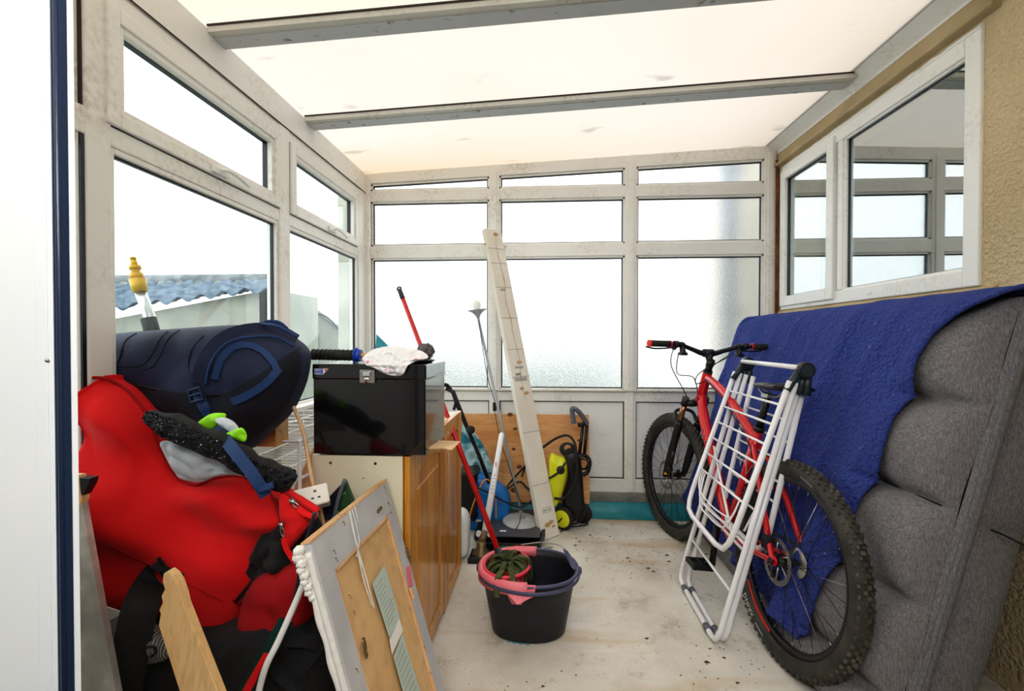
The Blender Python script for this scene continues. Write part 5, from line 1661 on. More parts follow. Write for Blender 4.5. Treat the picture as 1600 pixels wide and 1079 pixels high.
# black trays with stickers under the lamp
tr = thing('plastic_tray', 'shallow black plastic tray on the floor under the grey lamp base', 'tray', (-.22, 2.65, 0))
def tray(x0, x1, y0, y1, z0, z1, mt_, nm):
    m = M()
    cx_, cy_ = (x0 + x1) / 2, (y0 + y1) / 2
    def rr(k, i_):
        a = 2 * PI * k / 40
        c_, s_ = math.cos(a), math.sin(a)
        return cx_ + (x1 - cx_ - i_) * math.copysign(abs(c_) ** .35, c_), cy_ + (y1 - cy_ - i_) * math.copysign(abs(s_) ** .35, s_)
    prof_ = [(.02, z0), (.0, z1 - .01), (-.008, z1), (.012, z1), (.03, z0 + .01)]
    vs_ = [V((*rr(k, i_), z)) for i_, z in prof_ for k in range(40)]
    m.add(vs_ + [V((cx_, cy_, z0 + .01)), V((cx_, cy_, z0))], [(i * 40 + k, i * 40 + (k + 1) % 40, i * 40 + 40 + (k + 1) % 40, i * 40 + 40 + k) for i in range(4) for k in range(40)] + [(160 + k, 160 + (k + 1) % 40, 200) for k in range(40)] + [(k, 201, (k + 1) % 40) for k in range(40)], False)
    return obj(nm, m, mt_, tr)
tray(-.37, .0, 2.44, 2.90, 0, .058, BLK, 'tray_shell')
m = M().box(-.345, -.02, 2.52, 2.92, .058, .066); obj('inner_board', m, mat('dark_grey_board', (.07, .075, .085), .5), tr, bev=.002)
for px, py, w_, h_ in ((748, 812, .03, .05), (786, 829, .035, .018)):
    q = at(px, py, Z=.067); obj('white_sticker', M().box(q.x - w_ / 2, q.x + w_ / 2, q.y - h_ / 2, q.y + h_ / 2, .0665, .0675), PAPERW, tr)
m = M().box(-.38, -.02, 2.33, 2.48, .004, .012).box(-.38, -.02, 2.33, 2.34, .0, .030); 
tag(obj('dark_mat', m, BLK, bev=.003), 'flat black rubber mat lying before the black tray beside the cupboard', 'mat')

# white tube standing on a bronze foot
t0, t1 = at(757, 836, Y=2.44), at(784, 678, Y=2.74)
b0 = at(752, 868, Z=0)
wt_ = thing('patio_pole', 'white metal pole with printed scale and corroded bronze foot beside the cupboard', 'pole', (b0.x, b0.y, 0))
u = (t1 - t0).normalized()
obj('tube', M().tube([t0, t1, t1 + u * .008], [.0185, .0155, .008], 16), WHT, wt_)
j0 = V((b0.x, b0.y, .075))
obj('bronze_foot', M().lathe([(0, 0), (.048, 0), (.05, .010), (.044, .018), (.040, .030), (.026, .040), (.024, .075), (.018, .078), (0, .078)], (b0.x, b0.y, 0), (0, 0, 1), 28), BRASS, wt_)
obj('elbow', M().tube([V((b0.x + .002, b0.y + .0, .06)), t0.lerp(V((b0.x, b0.y, .08)), .5), t0 + u * .02], [.018, .020, .021], 14), BRASS, wt_)
for s in (-1, 1): obj('flange_ear', M().rod(t0 + V((s * .030, -.012, .01)), t0 + V((s * .030, .006, .01)), .014, n=18), WHTP, wt_)
m = M()
CBL = mat('print_blue', (.03, .18, .5), .5)
for k in range(6):
    q = t0.lerp(t1, .40 + k * .035); m.box(q.x - .004, q.x + .004, q.y - .0195, q.y - .0165, q.z - .006, q.z + .004)
obj('printed_scale', m, CBL, wt_)
obj('red_print', M().box(t0.lerp(t1, .66).x - .003, t0.lerp(t1, .66).x + .003, t0.lerp(t1, .66).y - .0195, t0.lerp(t1, .66).y - .015, t0.lerp(t1, .62).z, t0.lerp(t1, .72).z), PNK, wt_)

# blue tool with black handle
m = puff([(729, 748), (745, 738), (765, 745), (790, 762), (798, 785), (790, 815), (765, 832), (735, 828), (724, 800), (724, 765)], 2.80, .07, .07, 4, .008, p=4, rings=14)
bt = thing('garden_machine', 'bright blue and black garden machine with folded black handle behind the cupboard', 'garden machine', (-.33, 2.8, .066))
obj('body', m, BLUP, bt)
m = M().box(-.50, -.385, 2.68, 2.86, .07, .36); obj('black_side', m, BLK, bt, bev=.02)
H_ = [at(697, 606, Y=2.62), at(708, 612, Y=2.62), at(716, 634, Y=2.63), at(730, 668, Y=2.64), at(748, 710, Y=2.68), at(764, 752, Y=2.74)]
obj('handle_bar', M().tube(H_, [.012, .013, .014, .012, .011, .011], 12), BLK, bt)
obj('handle_grip', M().tube(cr([at(690, 628, Y=2.60), at(692, 604, Y=2.60), at(700, 602, Y=2.62), at(712, 622, Y=2.63), at(709, 640, Y=2.63)], 5), .0085, 10), BLK, bt)
k0 = at(733, 671, Y=2.62)
obj('locking_knob', M().lathe([(0, 0), (.020, 0), (.024, .008), (.022, .030), (0, .034)], k0, (.6, -.8, .1), 12), BLKR, bt)
obj('orange_cable', M().tube(cr([at(732, 812, Y=2.60), at(742, 780, Y=2.62), at(755, 752, Y=2.64), at(766, 752, Y=2.66), at(774, 775, Y=2.68), at(775, 810, Y=2.66)], 8), .0042, 6), ORG, bt)
obj('black_cable', M().tube(cr([at(724, 722, Y=2.62), at(738, 755, Y=2.6), at(765, 770, Y=2.62), at(790, 784, Y=2.64), at(815, 792, Y=2.66), at(832, 780, Y=2.72)], 8), .005, 6), BLK, bt)
# pale blue plastic sheet
m = puff([(722, 665), (735, 668), (752, 690), (765, 715), (772, 738), (745, 742), (724, 752)], 2.86, .03, .02, 6, .015, (20, 20, 20), 2, rings=16, crease=.8)
m_s = mat('pale_blue_polythene', (.42, .62, .68), .25, col2=(.03, .22, .30), vscale=11, thr=(.5, .62))
tag(obj('polythene_sheet', m, m_s), 'crumpled pale blue polythene draped over the blue garden machine', 'plastic sheet')
# milky jerrycan
jx = at(727, 800, Y=2.42).x
m = M()
jc = thing('jerrycan', 'milky white jerrycan beside the far end of the cupboard', 'jerrycan', (jx, 2.42, 0))
def jer(a, b):
    z = .012 + .24 * b
    k = (1 - abs(2 * b - 1) ** 10) ** .3
    ang = 2 * PI * a; c_, s_ = math.cos(ang), math.sin(ang)
    taper = 1 - .35 * max(0, b - .75) * 4 * .5
    return V((jx - .075 + .10 * k * taper * math.copysign(abs(c_) ** .4, c_), 2.40 + .065 * k * taper * math.copysign(abs(s_) ** .4, s_), z))
m.grid(jer, 40, 30)
obj('can_body', m, CAN, jc)
obj('cap', M().rod((jx - .07, 2.40, .245), (jx - .07, 2.40, .275), .02, n=16), WHTP, jc)
# green cordless tool on the floor
g0, g1 = at(778, 858, Z=.03), at(843, 856, Z=.03)
GRN = mat('tool_green', (.008, .07, .045), .4)
gt = thing('cordless_tool', 'small dark green power tool with a metal bit on the floor behind the bucket', 'power tool', g0.lerp(g1, .5) * 1)
u = (g1 - g0).normalized()
obj('body', M().tube([g0, g0 + u * .02, g0.lerp(g1, .5), g0.lerp(g1, .9), g1], [.014, .024, .026, .024, .014], 16), GRN, gt)
obj('grip', M().tube([g0.lerp(g1, .25), g0.lerp(g1, .05) + V((-.01, -.05, -.012)), g0 + V((-.035, -.085, -.014))], [.020, .018, .020], 12), GRN, gt)
for t in (.45, .62): obj('red_button', M().ball(g0.lerp(g1, t) + V((0, -.010, .022)), .008, 8, (1.3, 1, .6)), REDG, gt)
q = g0.lerp(g1, .70); obj('paper_label', M().box(q.x - .014, q.x + .014, q.y - .0275, q.y - .024, q.z - .008, q.z + .014), PAPERW, gt)
obj('metal_bit', M().tube([g1, g1 + u * .02, g1 + u * .07], [.010, .005, .0025], 10), STEEL, gt)

# ---------------------------------------------------------------- pressure washer
px_ = thing('pressure_washer', 'yellow and black pressure washer with coiled hose in front of the plywood', 'pressure washer', (at(892, 800, Y=2.86).x, 2.86, 0))
m = puff([(857, 722), (862, 708), (872, 712), (883, 716), (886, 735), (880, 765), (872, 785), (863, 790), (858, 760)], 2.80, .055, .055, 2, .003, p=3, rings=16)
# lean the shell back
obj('yellow_shell', m, WYEL, px_)
m = puff([(881, 706), (895, 700), (906, 712), (910, 740), (912, 775), (914, 800), (900, 812), (886, 800), (878, 780), (886, 750), (886, 725)], 2.84, .06, .055, 5, .003, p=4, rings=14)
obj('black_housing', m, BLK, px_)
lg = at(876, 734, Y=2.745); obj('round_badge', M().lathe([(0, .006), (.018, .005), (.024, 0)], lg, (-.1, -1, .1), 24), BLK, px_)
for (cx_, cy_, yy, r_, hub_) in ((880, 789, 2.79, .068, True), (910, 783, 2.90, .060, False)):
    wc_ = at(cx_, cy_, Y=yy); wc_.z = r_ + .001
    ax_ = V((-.50, -.86, 0)).normalized()
    w_ = obj('wheel', M().lathe([(.0, -.018), (r_ * .85, -.018), (r_, -.010), (r_, .012), (r_ * .88, .018), (0, .018)], wc_, ax_, 36), BLKR, px_)
    if hub_:
        obj('yellow_hub', M().lathe([(0, .026), (r_ * .55, .025), (r_ * .74, .017)], wc_ + ax_ * .002, ax_, 32), WYEL, w_)
        m = M()
        obj('hub_slot', M().tube([wc_ + ax_ * .028 + V((.028, 0, .030)), wc_ + ax_ * .03, wc_ + ax_ * .028 + V((-.016, 0, -.018))], .004, 6), BLK, w_)
# extendable handle with a looped grip
for dx in (-4, 4):
    obj('handle_tube', M().tube([at(909 + dx, 712, Y=2.88), at(914 + dx * .8, 664, Y=2.90)], .010, 10), BLK, px_)
obj('handle_yoke', M().tube([at(903, 664, Y=2.89), at(917, 661, Y=2.90)], [.014, .012], 10), BLK, px_)
obj('handle_loop', M().tube(cr([at(917, 662, Y=2.9), at(910, 650, Y=2.89), at(901, 640, Y=2.88), at(894, 638, Y=2.88), at(895, 650, Y=2.88), at(897, 661, Y=2.88)], 6), .018, 10, sq=(1.1, .8)), GRYP, px_)
rnd = random.Random(13)
cc = at(911, 722, Y=2.83)
for k in range(7):
    r_ = rnd.uniform(.030, .055)
    o_ = V((rnd.uniform(-.012, .012), -.02 - .006 * k, rnd.uniform(-.02, .02)))
    pts = [cc + o_ + V((r_ * 1.0 * math.cos(a), .012 * math.sin(a * 2 + k), r_ * 1.2 * math.sin(a))) for a in [2 * PI * j / 20 for j in range(20)]]
    obj('cable_coil', M().tube(pts, .0042, 6, closed=True), BLK, px_)
cc = at(887, 700, Y=2.80)
for k in range(4):
    r_ = .022 + .006 * k
    pts = [cc + V((r_ * 1.1 * math.cos(a), .02 * math.sin(a) + .008 * k, r_ * .9 * math.sin(a) - .004 * k)) for a in [2 * PI * j / 18 for j in range(18)]]
    obj('cable_coil', M().tube(pts, .004, 6, closed=True), BLK, px_)
obj('pressure_hose', M().tube(cr([at(848, 699, Y=2.84), at(868, 685, Y=2.82), at(886, 680, Y=2.80), at(897, 690, Y=2.76), at(901, 712, Y=2.73), at(901, 740, Y=2.72), at(893, 765, Y=2.72), at(880, 778, Y=2.72), at(866, 778, Y=2.72)], 8), .0075, 8), BLKR, px_)
obj('trigger_lance', M().tube(cr([at(858, 747, Y=2.74), at(872, 738, Y=2.72), at(884, 722, Y=2.72)], 6), .006, 8), BLK, px_)
obj('mains_cable', M().tube(cr([at(909, 796, Y=2.80), at(911, 808, Y=2.74), at(905, 815, Z=.006), at(915, 813, Z=.006), at(917, 819, Z=.006), at(900, 822, Z=.006), at(885, 824, Z=.006), at(876, 830, Z=.006), at(888, 822, Z=.006), at(905, 816, Z=.012)], 8), .0036, 6), BLK, px_)
obj('hose_tail', M().tube(cr([at(815, 745, Y=2.90), at(820, 730, Y=2.92), at(823, 725, Y=2.9), at(800, 750, Y=2.92), at(790, 765, Y=2.9), at(812, 752, Y=2.92), at(830, 765, Y=2.88), at(860, 752, Y=2.86)], 8), .006, 8), BLK, px_)

# leaf litter and grit on the slab
rnd = random.Random(31)
m = M()
for k in range(330):
    if k < 110: q = at(rnd.uniform(890, 1080), rnd.uniform(800, 905), Z=0)
    elif k < 220: q = V((rnd.uniform(-.3, .7), rnd.uniform(1.1, 2.8), 0))
    else: q = at(rnd.uniform(1080, 1260), rnd.uniform(840, 1075), Z=0)
    s = rnd.uniform(.0008, .0026) if rnd.random() < .9 else rnd.uniform(.004, .008)
    a = rnd.uniform(0, 6.28)
    if (q - bc).length < .22 or q.y > 2.9: continue
    pts = [q + V((s * 1.6 * math.cos(a + t) * (1 if j % 2 else .55), s * math.sin(a + t) * (1 if j % 2 else .6), .0012 + .0016 * rnd.random())) for j, t in enumerate((0, 1.1, 2.2, 3.2, 4.2, 5.3))]
    m.prism(pts, (0, 0, .0012))
o = obj('leaf_litter', m, mat('dead_leaf', (.05, .032, .02), .9, col2=(.16, .09, .05), vscale=40))
tag(o, 'dry leaf fragments and grit scattered over the concrete floor', 'litter', kind='stuff')
# teal crate edge in the bottom right corner
q = at(1590, 1062, Z=.02)
cr_t = M().box(1.235, 1.44, 1.06, 1.30, 0, .035).box(1.235, 1.245, 1.06, 1.30, .035, .05)
tag(obj('teal_crate_lid', cr_t, TEAL, bev=.004), 'flat teal plastic lid on the floor at the foot of the sofa', 'lid')

# ================================================================ the heap on the left
# black sports holdall at the bottom of the heap
m = puff([(168, 1010), (190, 960), (260, 940), (360, 955), (430, 930), (500, 925), (540, 960), (552, 1030), (560, 1150), (560, 1500), (200, 1500), (170, 1200)], 1.17, .15, .20, 11, .018, (8, 8, 8), 5, rings=26, crease=.6, flatz=.003)
B1 = bvh(m)
bb = thing('black_holdall', 'black nylon holdall at the bottom of the heap under the red bags', 'bag', (at(360, 1100, Y=1.15).x, 1.17, 0))
obj('bag_body', m, BLKF, bb)
obj('carry_handle', ribbon(drape([B1], [(470, 1079), (430, 1040), (450, 1000), (500, 1010), (530, 1060)], .008, 1.05), .03, .003), BLKW, bb)

# second red bag with black trim
m = puff([(392, 925), (410, 895), (440, 880), (480, 868), (503, 885), (504, 925), (495, 962), (470, 990), (430, 1012), (400, 1010), (388, 970)], 1.12, .075, .08, 12, .010, (9, 9, 9), 3.5, rings=22, crease=.4)
B2 = bvh(m)
rb2 = thing('red_rucksack', 'smaller red rucksack with black side panels squashed under the large red holdall', 'rucksack', (at(450, 950, Y=1.12).x, 1.12, .3))
obj('bag_body', m, REDD, rb2)
m = puff([(384, 930), (395, 870), (425, 815), (455, 800), (475, 790), (492, 815), (498, 850), (505, 885), (470, 880), (430, 900), (410, 940), (395, 985)], 1.14, .055, .08, 14, .022, (14, 14, 14), 2.5, rings=20, crease=1)
B2b = bvh(m)
obj('black_mesh_pocket', m, BLKF, rb2)
obj('trim_band', M().tube(cr(drape([B2], [(498, 890), (503, 925), (494, 962), (470, 988), (432, 1008)], .002, 1.06), 6), .009, 8), BLKW, rb2)
obj('black_web_panel', ribbon(drape([B2, B1], [(500, 880), (512, 930), (505, 985), (480, 1030), (440, 1079)], .005, 1.08), .035, .003), BLKW, rb2)

# big red holdall
m = puff([(112, 594), (135, 590), (160, 588), (190, 602), (214, 625), (232, 650), (250, 690), (275, 722), (300, 742), (340, 744), (390, 745), (418, 762), (440, 770), (470, 783), (492, 797), (480, 815), (468, 838), (452, 850), (447, 880), (420, 930), (395, 975), (375, 1002),
          (352, 998), (320, 985), (290, 972), (262, 958), (230, 955), (205, 958), (178, 948), (152, 945), (126, 930), (113, 850), (111, 700)], 1.20, .115, .12, 21, .020, (5, 5, 5), 3.0, rings=40, cx=(265, 810), crease=.5)
for v in m.bm.verts:
    q = v.co
    q.x = max(q.x, -1.165 + .004 * noise.noise(q * 9))
    # long drag folds running down to the right
    if q.y < 1.20:
        s = (q.x + 1.0) * .55 + (q.z - .8)
        q.y -= .022 * math.sin(s * 30 + 2 * noise.noise(q * 3)) * max(0, min(1, (1.19 - q.y) / .06)) * max(0, min(1, (q.z - .45) * 4))
BR = bvh(m)
rb = thing('red_holdall', 'large open red canvas holdall with red zips sagging beside the doorway', 'holdall', (at(270, 800, Y=1.2).x, 1.2, .35))
obj('bag_body', m, REDF, rb)
def dtube(nm, pts, r, mt, par, trees, lift=.003, Yd=1.15, **k):
    return obj(nm, M().tube(cr(drape(trees, pts, lift, Yd), 6), r, 8, **k), mt, par)
dtube('zip_edge', [(116, 592), (158, 590), (188, 602), (213, 624), (232, 652), (248, 690), (262, 722), (278, 744), (300, 757), (315, 756), (335, 748), (362, 744), (388, 748), (398, 762)], .0042, REDD, rb, [BR], .005)
dtube('zip_edge', [(424, 772), (432, 790), (438, 812), (432, 838), (415, 870), (392, 905), (365, 938)], .0035, REDD, rb, [BR])
dtube('zip_edge', [(432, 778), (441, 800), (444, 825), (436, 850), (420, 880), (398, 912), (372, 944)], .0035, REDD, rb, [BR])
dtube('black_zip', [(437, 800), (439, 822), (431, 846), (416, 874), (394, 908), (368, 941)], .003, BLK, rb, [BR], .004)
dtube('piping', [(447, 850), (446, 885), (425, 925), (400, 965), (376, 998), (350, 994)], .005, REDD, rb, [BR], .004)
dtube('side_seam', [(134, 827), (180, 855), (240, 885), (290, 910), (340, 935), (388, 958)], .0018, REDD, rb, [BR], .001)
dtube('black_lining', [(440, 758), (444, 778), (446, 800), (442, 830)], .006, BLK, rb, [BR], .006)
# end pocket with its own zip
m = puff([(441, 764), (460, 772), (480, 785), (496, 797), (490, 806), (478, 826), (462, 848), (450, 856), (445, 830), (440, 800)], 1.09, .022, .03, 23, .008, (20, 20, 20), 3, rings=14)
BE = bvh(m)
ep = obj('end_pocket', m, REDF, rb)
dtube('zip_edge', [(445, 768), (462, 780), (478, 792), (492, 803), (484, 815), (470, 832), (458, 846)], .0035, REDD, ep, [BE])
def zpull(px, py, ang, nm, Yd, L_=1, par=rb, tag_=True):
    o_ = drape([BR, BE, B2], [(px, py)], .012, Yd)[0]
    ex = V((math.cos(ang), 0, math.sin(ang))); ez_ = V((ex.z, 0, -ex.x))
    m = M().tube([o_ - ex * .007, o_ + ex * .009], [.0062, .0048], 8)
    ring = [o_ + ex * (.012 + .009 * math.cos(t)) * L_ + ez_ * .0045 * math.sin(t) + V((0, -.003, 0)) for t in [2 * PI * j / 14 for j in range(14)]]
    m.tube(ring, .0014, 6, closed=True)
    z = obj(nm, m, STEEL, par)
    if tag_:
        obj('pull_tab', ribbon([o_ + ex * .022 * L_ + V((0, -.004, 0)), o_ + ex * .040 * L_ + V((0, -.006, 0)), o_ + ex * .068 * L_ + ez_ * -.010 + V((0, -.004, 0))], .012, .003), REDF, z)
zpull(440, 820, R(-75), 'zip_pull', 1.1, 1.3)
zpull(457, 783, R(-38), 'zip_pull', 1.08, 1.0)
zpull(364, 1010, R(-88), 'zip_pull', 1.08, .9, tag_=False)
# black webbing strap hanging off the front
obj('black_strap', ribbon(drape([BR], [(262, 888), (240, 905)], .006, 1.08) + [at(222, 940, Y=1.01), at(211, 985, Y=.985), at(202, 1030, Y=.98), at(192, 1079, Y=.98), at(184, 1130, Y=.98)], .070, .004, n=6), BLKW, rb)
obj('strap_patch', ribbon(drape([BR], [(240, 880), (262, 888), (286, 900)], .004, 1.08), .022, .003), BLKW, rb)

# things inside the open bag
m = puff([(252, 690), (265, 690), (300, 692), (340, 700), (375, 718), (390, 742), (362, 741), (338, 744), (318, 752), (300, 752), (283, 744), (266, 725), (256, 705)], 1.105, .022, .05, 31, .014, (14, 14, 14), 2.2, rings=22, crease=.8)
tag(obj('grey_sweatshirt', m, GRYF), 'folded pale grey sweatshirt showing inside the open red holdall', 'sweatshirt')
sq = thing('sequined_bag', 'rolled black sequined bag lying across the open red holdall', 'bag', at(340, 690, Y=1.1))
P = [at(232, 648, Y=1.09), at(262, 662, Y=1.085), at(300, 680, Y=1.08), at(345, 699, Y=1.08), at(390, 724, Y=1.08), at(425, 742, Y=1.08), at(452, 750, Y=1.08)]
PP = cr(P, 8)
m = M().tube(PP, [.012 + .021 * min(1, i / 10) + .0012 * math.sin(i * .9) - .004 * (i / len(PP)) for i in range(len(PP))], 22)
for v in m.bm.verts: v.co += V((1, 1, 1)) * .004 * noise.noise(v.co * 20)
BQ = bvh(m)
roll = obj('roll', m, BLKF, sq)
m = M()
rnd = random.Random(17)
for k in range(1500):
    t = rnd.random(); i = int(t * (len(PP) - 1)); c_ = PP[i]
    d0 = V((rnd.uniform(-.6, .6), -1, rnd.uniform(-.8, 1.4))).normalized()
    h = BQ.ray_cast(c_ + d0 * .12, -d0)
    if h[0] is None: continue
    nn = (h[1] + V((rnd.uniform(-.5, .5), rnd.uniform(-.5, .5), rnd.uniform(-.5, .5)))).normalized()
    if nn.dot(d0) < 0: nn = -nn
    e1 = nn.orthogonal().normalized() * .0019; e2 = nn.cross(e1.normalized()) * .0019
    o_ = h[0] + nn * .0012
    m.add([o_ + e1, o_ + e1 * .5 + e2 * .87, o_ - e1 * .5 + e2 * .87, o_ - e1, o_ - e1 * .5 - e2 * .87, o_ + e1 * .5 - e2 * .87], [(0, 1, 2, 3, 4, 5)])
obj('sequins', m, mat('black_sequin', (.05, .05, .06), .12, .9), roll)['kind'] = 'stuff'
m = puff([(440, 728), (458, 736), (463, 748), (452, 760), (440, 757), (434, 742)], 1.07, .008, .02, 3, .01, (40, 40, 40), 2, rings=10, crease=1); obj('torn_end', m, BLKF, sq)

# ---------------------------------------------------------------- wire shelf and oak box behind the bags
wr_ = thing('wire_rack', 'white coated wire rack half hidden between the heap and the cupboard', 'rack', (-1.0, 1.9, 0))
RX0, RX1, RY0, RY1 = -1.13, -.80, 1.50, 2.15
for x in (RX0, RX1):
    for y in (RY0, RY1): obj('post', M().rod((x, y, 0), (x, y, .79), .006, n=8), WHT, wr_)
for z in (.785, .66, .50, .28):
    m = M().tube([(RX0, RY0, z), (RX1, RY0, z), (RX1, RY1, z), (RX0, RY1, z)], .0045, 8, closed=True)
    for k in range(1, 16): m.rod((RX0 + .0, RY0 + (RY1 - RY0) * k / 16, z), (RX1, RY0 + (RY1 - RY0) * k / 16, z), .002, n=6) if z < .7 or k % 2 else None
    for k in (1, 2): m.rod((RX0 + (RX1 - RX0) * k / 3, RY0, z), (RX0 + (RX1 - RX0) * k / 3, RY1, z), .0028, n=6)
    obj('wire_shelf', m, WHT, wr_)
q = at(431, 698, Y=1.46); q2 = at(451, 682, X=q.x)
zb = q.z
ob = thing('oak_box', 'small light oak box poking out beneath the navy backpack', 'box', (q.x - .1, 1.5, zb))
obj('box_body', M().box(q.x - .22, q.x, q.y, max(q2.y, q.y + .07), zb, zb + .125), OAKX, ob, bev=.002)
obj('box_lid', M().box(q.x - .222, q.x + .002, q.y - .002, max(q2.y, q.y + .07) + .002, zb + .126, zb + .136), OAKX, ob, bev=.002)
for dx in (-.16, -.03): obj('box_foot', M().box(q.x + dx - .01, q.x + dx + .01, q.y + .02, q.y + .04, .789, zb) if zb > .792 else M().box(q.x + dx - .01, q.x + dx + .01, q.y + .02, q.y + .04, zb - .004, zb), OAKX, ob)

# ---------------------------------------------------------------- navy backpack
m = puff([(150, 548), (158, 530), (180, 522), (230, 517), (300, 512), (360, 508), (400, 508), (432, 513), (462, 530), (480, 548), (480, 572), (470, 605), (452, 645), (425, 672), (398, 698), (378, 700), (352, 690), (318, 668), (270, 650), (225, 636), (190, 610), (160, 590), (153, 570)], 1.37, .135, .11, 41, .016, (6, 6, 6), 2.6, rings=40, cx=(330, 600), crease=.5)
BP = bvh(m)
nb_ = thing('navy_backpack', 'quilted navy backpack lying on its side on top of the red holdall', 'backpack', (at(320, 600, Y=1.37).x, 1.37, .82))
obj('bag_body', m, NAVY, nb_)
# lower panel, darker
def patch(pts, trees, lift, nm, mt, par, nx=14, Yd=1.3):
    """fabric panel following the surface under the outline formed by two rails of pixels"""
    top, bot = pts
    T = cr([V((*p, 0)) for p in top], 8); Bt = cr([V((*p, 0)) for p in bot], 8)
    n = min(len(T), len(Bt))
    rows = []
    for j in range(nx + 1):
        rows.append(drape(trees, [(T[i].lerp(Bt[i], j / nx)).xy for i in range(n)], lift, Yd))
    m = M(); vs = [v for r_ in rows for v in r_]
    m.add(vs, [(j * n + i, j * n + i + 1, (j + 1) * n + i + 1, (j + 1) * n + i) for j in range(nx) for i in range(n - 1)], True)
    return obj(nm, m, mt, par)
patch(([(160, 578), (190, 592), (240, 606), (300, 616), (350, 614), (395, 590), (440, 560), (470, 540)],
       [(168, 592), (196, 611), (230, 632), (275, 646), (325, 665), (382, 690), (440, 645), (470, 585)]), [BP], .0035, 'dark_base_panel', NAVD, nb_)
dtube('seam_piping', [(155, 570), (165, 582), (190, 594), (240, 607), (300, 617), (345, 616)], .0035, BLK, nb_, [BP], .003, 1.3)
dtube('quilt_seam', [(213, 521), (198, 530), (190, 546), (186, 562), (176, 574)], .0022, NAVD, nb_, [BP], .001, 1.3)
dtube('quilt_seam', [(262, 518), (248, 532), (236, 556), (222, 570), (200, 572), (182, 572)], .0022, NAVD, nb_, [BP], .001, 1.3)
dtube('quilt_seam', [(280, 516), (262, 530), (250, 555), (238, 572), (222, 578)], .0022, NAVD, nb_, [BP], .001, 1.3)
dtube('quilt_seam', [(302, 590), (294, 572), (300, 545), (318, 524)], .002, NAVD, nb_, [BP], .001, 1.3)
# padded shoulder strap arching over, with webbing
obj('shoulder_strap', ribbon(drape([BP], [(312, 598), (318, 572), (332, 546), (356, 526), (390, 516), (430, 516), (462, 532)], .008, 1.28), .040, .009, n=7), NAVY, nb_)
for off in (-9, 9):
    dtube('strap_binding', [(312 + off, 600), (319 + off * .9, 572), (333 + off * .8, 547 + abs(off) * .2 * (off > 0)), (357 + off * .5, 527 + off * .6), (391, 517 + off), (430, 517 + off), (462 - off * .3, 533 + off * .8)], .0035, NAVW, nb_, [BP], .013, 1.27)
obj('webbing', ribbon(drape([BP], [(335, 592), (345, 562), (362, 544), (384, 538), (408, 546), (424, 562), (432, 578), (424, 590)], .012, 1.27), .017, .003, n=7), NAVW, nb_)
obj('webbing', ribbon(drape([BP], [(362, 628), (385, 618), (408, 604), (424, 590), (436, 575)], .010, 1.28), .022, .003, n=6), NAVW, nb_)
w0 = drape([BP], [(308, 612), (318, 635), (332, 655)], .014, 1.27)
obj('webbing', ribbon(w0 + [at(348, 680, Y=1.10), at(364, 702, Y=1.045), at(385, 728, Y=1.03), at(402, 752, Y=1.03), at(416, 774, Y=1.04)], .026, .0035, n=7), NAVW, nb_)
obj('webbing_end', ribbon([at(405, 764, Y=1.022), at(416, 760, Y=1.022), at(427, 757, Y=1.024)], .014, .006), NAVW, nb_)
bkp = drape([BP], [(306, 616)], .020, 1.27)[0]
m = M()
ex = V((.96, 0, .28)).normalized(); ey = V((-.28, 0, .96)).normalized()
BM = basis(bkp, ex, ey)
for b_ in ((-.018, .018, .012, .018), (-.018, .018, -.003, .002), (-.018, .018, -.022, -.014), (-.020, -.014, -.022, .018), (.014, .020, -.022, .018)):
    m.box(b_[0], b_[1], b_[2], b_[3], -.004, .005, T=BM)
obj('buckle', m, mat('buckle_navy', (.008, .022, .07), .3), nb_, bev=.002)
obj('reflective_mark', M().box(-.002, .003, -.006, .006, .0, .0015, T=basis(drape([BP], [(321, 548)], .019, 1.28)[0], ex, ey)), STEEL, nb_)
dtube('top_loop', [(408, 511), (420, 505), (436, 506), (448, 515)], .009, NAVW, nb_, [BP], .002, 1.36, sq=(.4, 1.2))

# lime and silver band
hv = thing('hi_vis_band', 'lime green and silver reflective band tucked under the navy backpack', 'armband', at(345, 665, Y=1.09))
m = puff([(306, 664), (322, 650), (335, 645), (352, 646), (350, 655), (335, 668), (322, 670)], 1.115, .010, .01, 5, .006, (30, 30, 30), 2, rings=10); obj('lime_fabric', m, LIME, hv)
m = puff([(336, 655), (350, 652), (366, 660), (374, 672), (368, 680), (355, 672), (343, 664)], 1.105, .009, .01, 6, .006, (30, 30, 30), 2, rings=10); obj('silver_stripe', m, SILV, hv)
m = puff([(352, 678), (366, 672), (378, 668), (385, 680), (382, 690), (368, 686)], 1.10, .012, .01, 7, .008, (30, 30, 30), 2, rings=10); obj('lime_fabric', m, LIME, hv)

# telescopic pole with yellow hose fitting
tpz = thing('telescopic_pole', 'telescopic washing pole with yellow hose connector behind the navy backpack', 'pole', at(240, 520, Y=1.5))
a, b, c, d = at(208, 403, Y=1.47), at(222, 455, Y=1.47), at(234, 495, Y=1.47), at(243, 530, Y=1.475)
u = (a - d).normalized()
tp_ = lambda px, py: at(px, py, Y=1.47)
m = M().tube([tp_(219, 456), tp_(215, 436)], [.0205, .024], 22)
obj('connector_collar', m, YEL, tpz)
for k in range(22):
    pass
m = M().tube([tp_(215, 437), tp_(213.5, 431)], [.014, .014], 18).tube([tp_(214, 434), tp_(213, 427)], [.018, .019], 18).tube([tp_(213, 429), tp_(211, 418)], [.013, .012], 18).tube([tp_(211.5, 421), tp_(210.5, 415)], [.017, .017], 18).tube([tp_(210.5, 416), tp_(208.5, 407)], [.010, .009], 16).tube([tp_(209, 409), tp_(208, 405)], [.009, .007], 16).tube([tp_(208, 405), tp_(207.5, 402)], [.009, .009], 16)
obj('hose_connector', m, YEL, tpz)
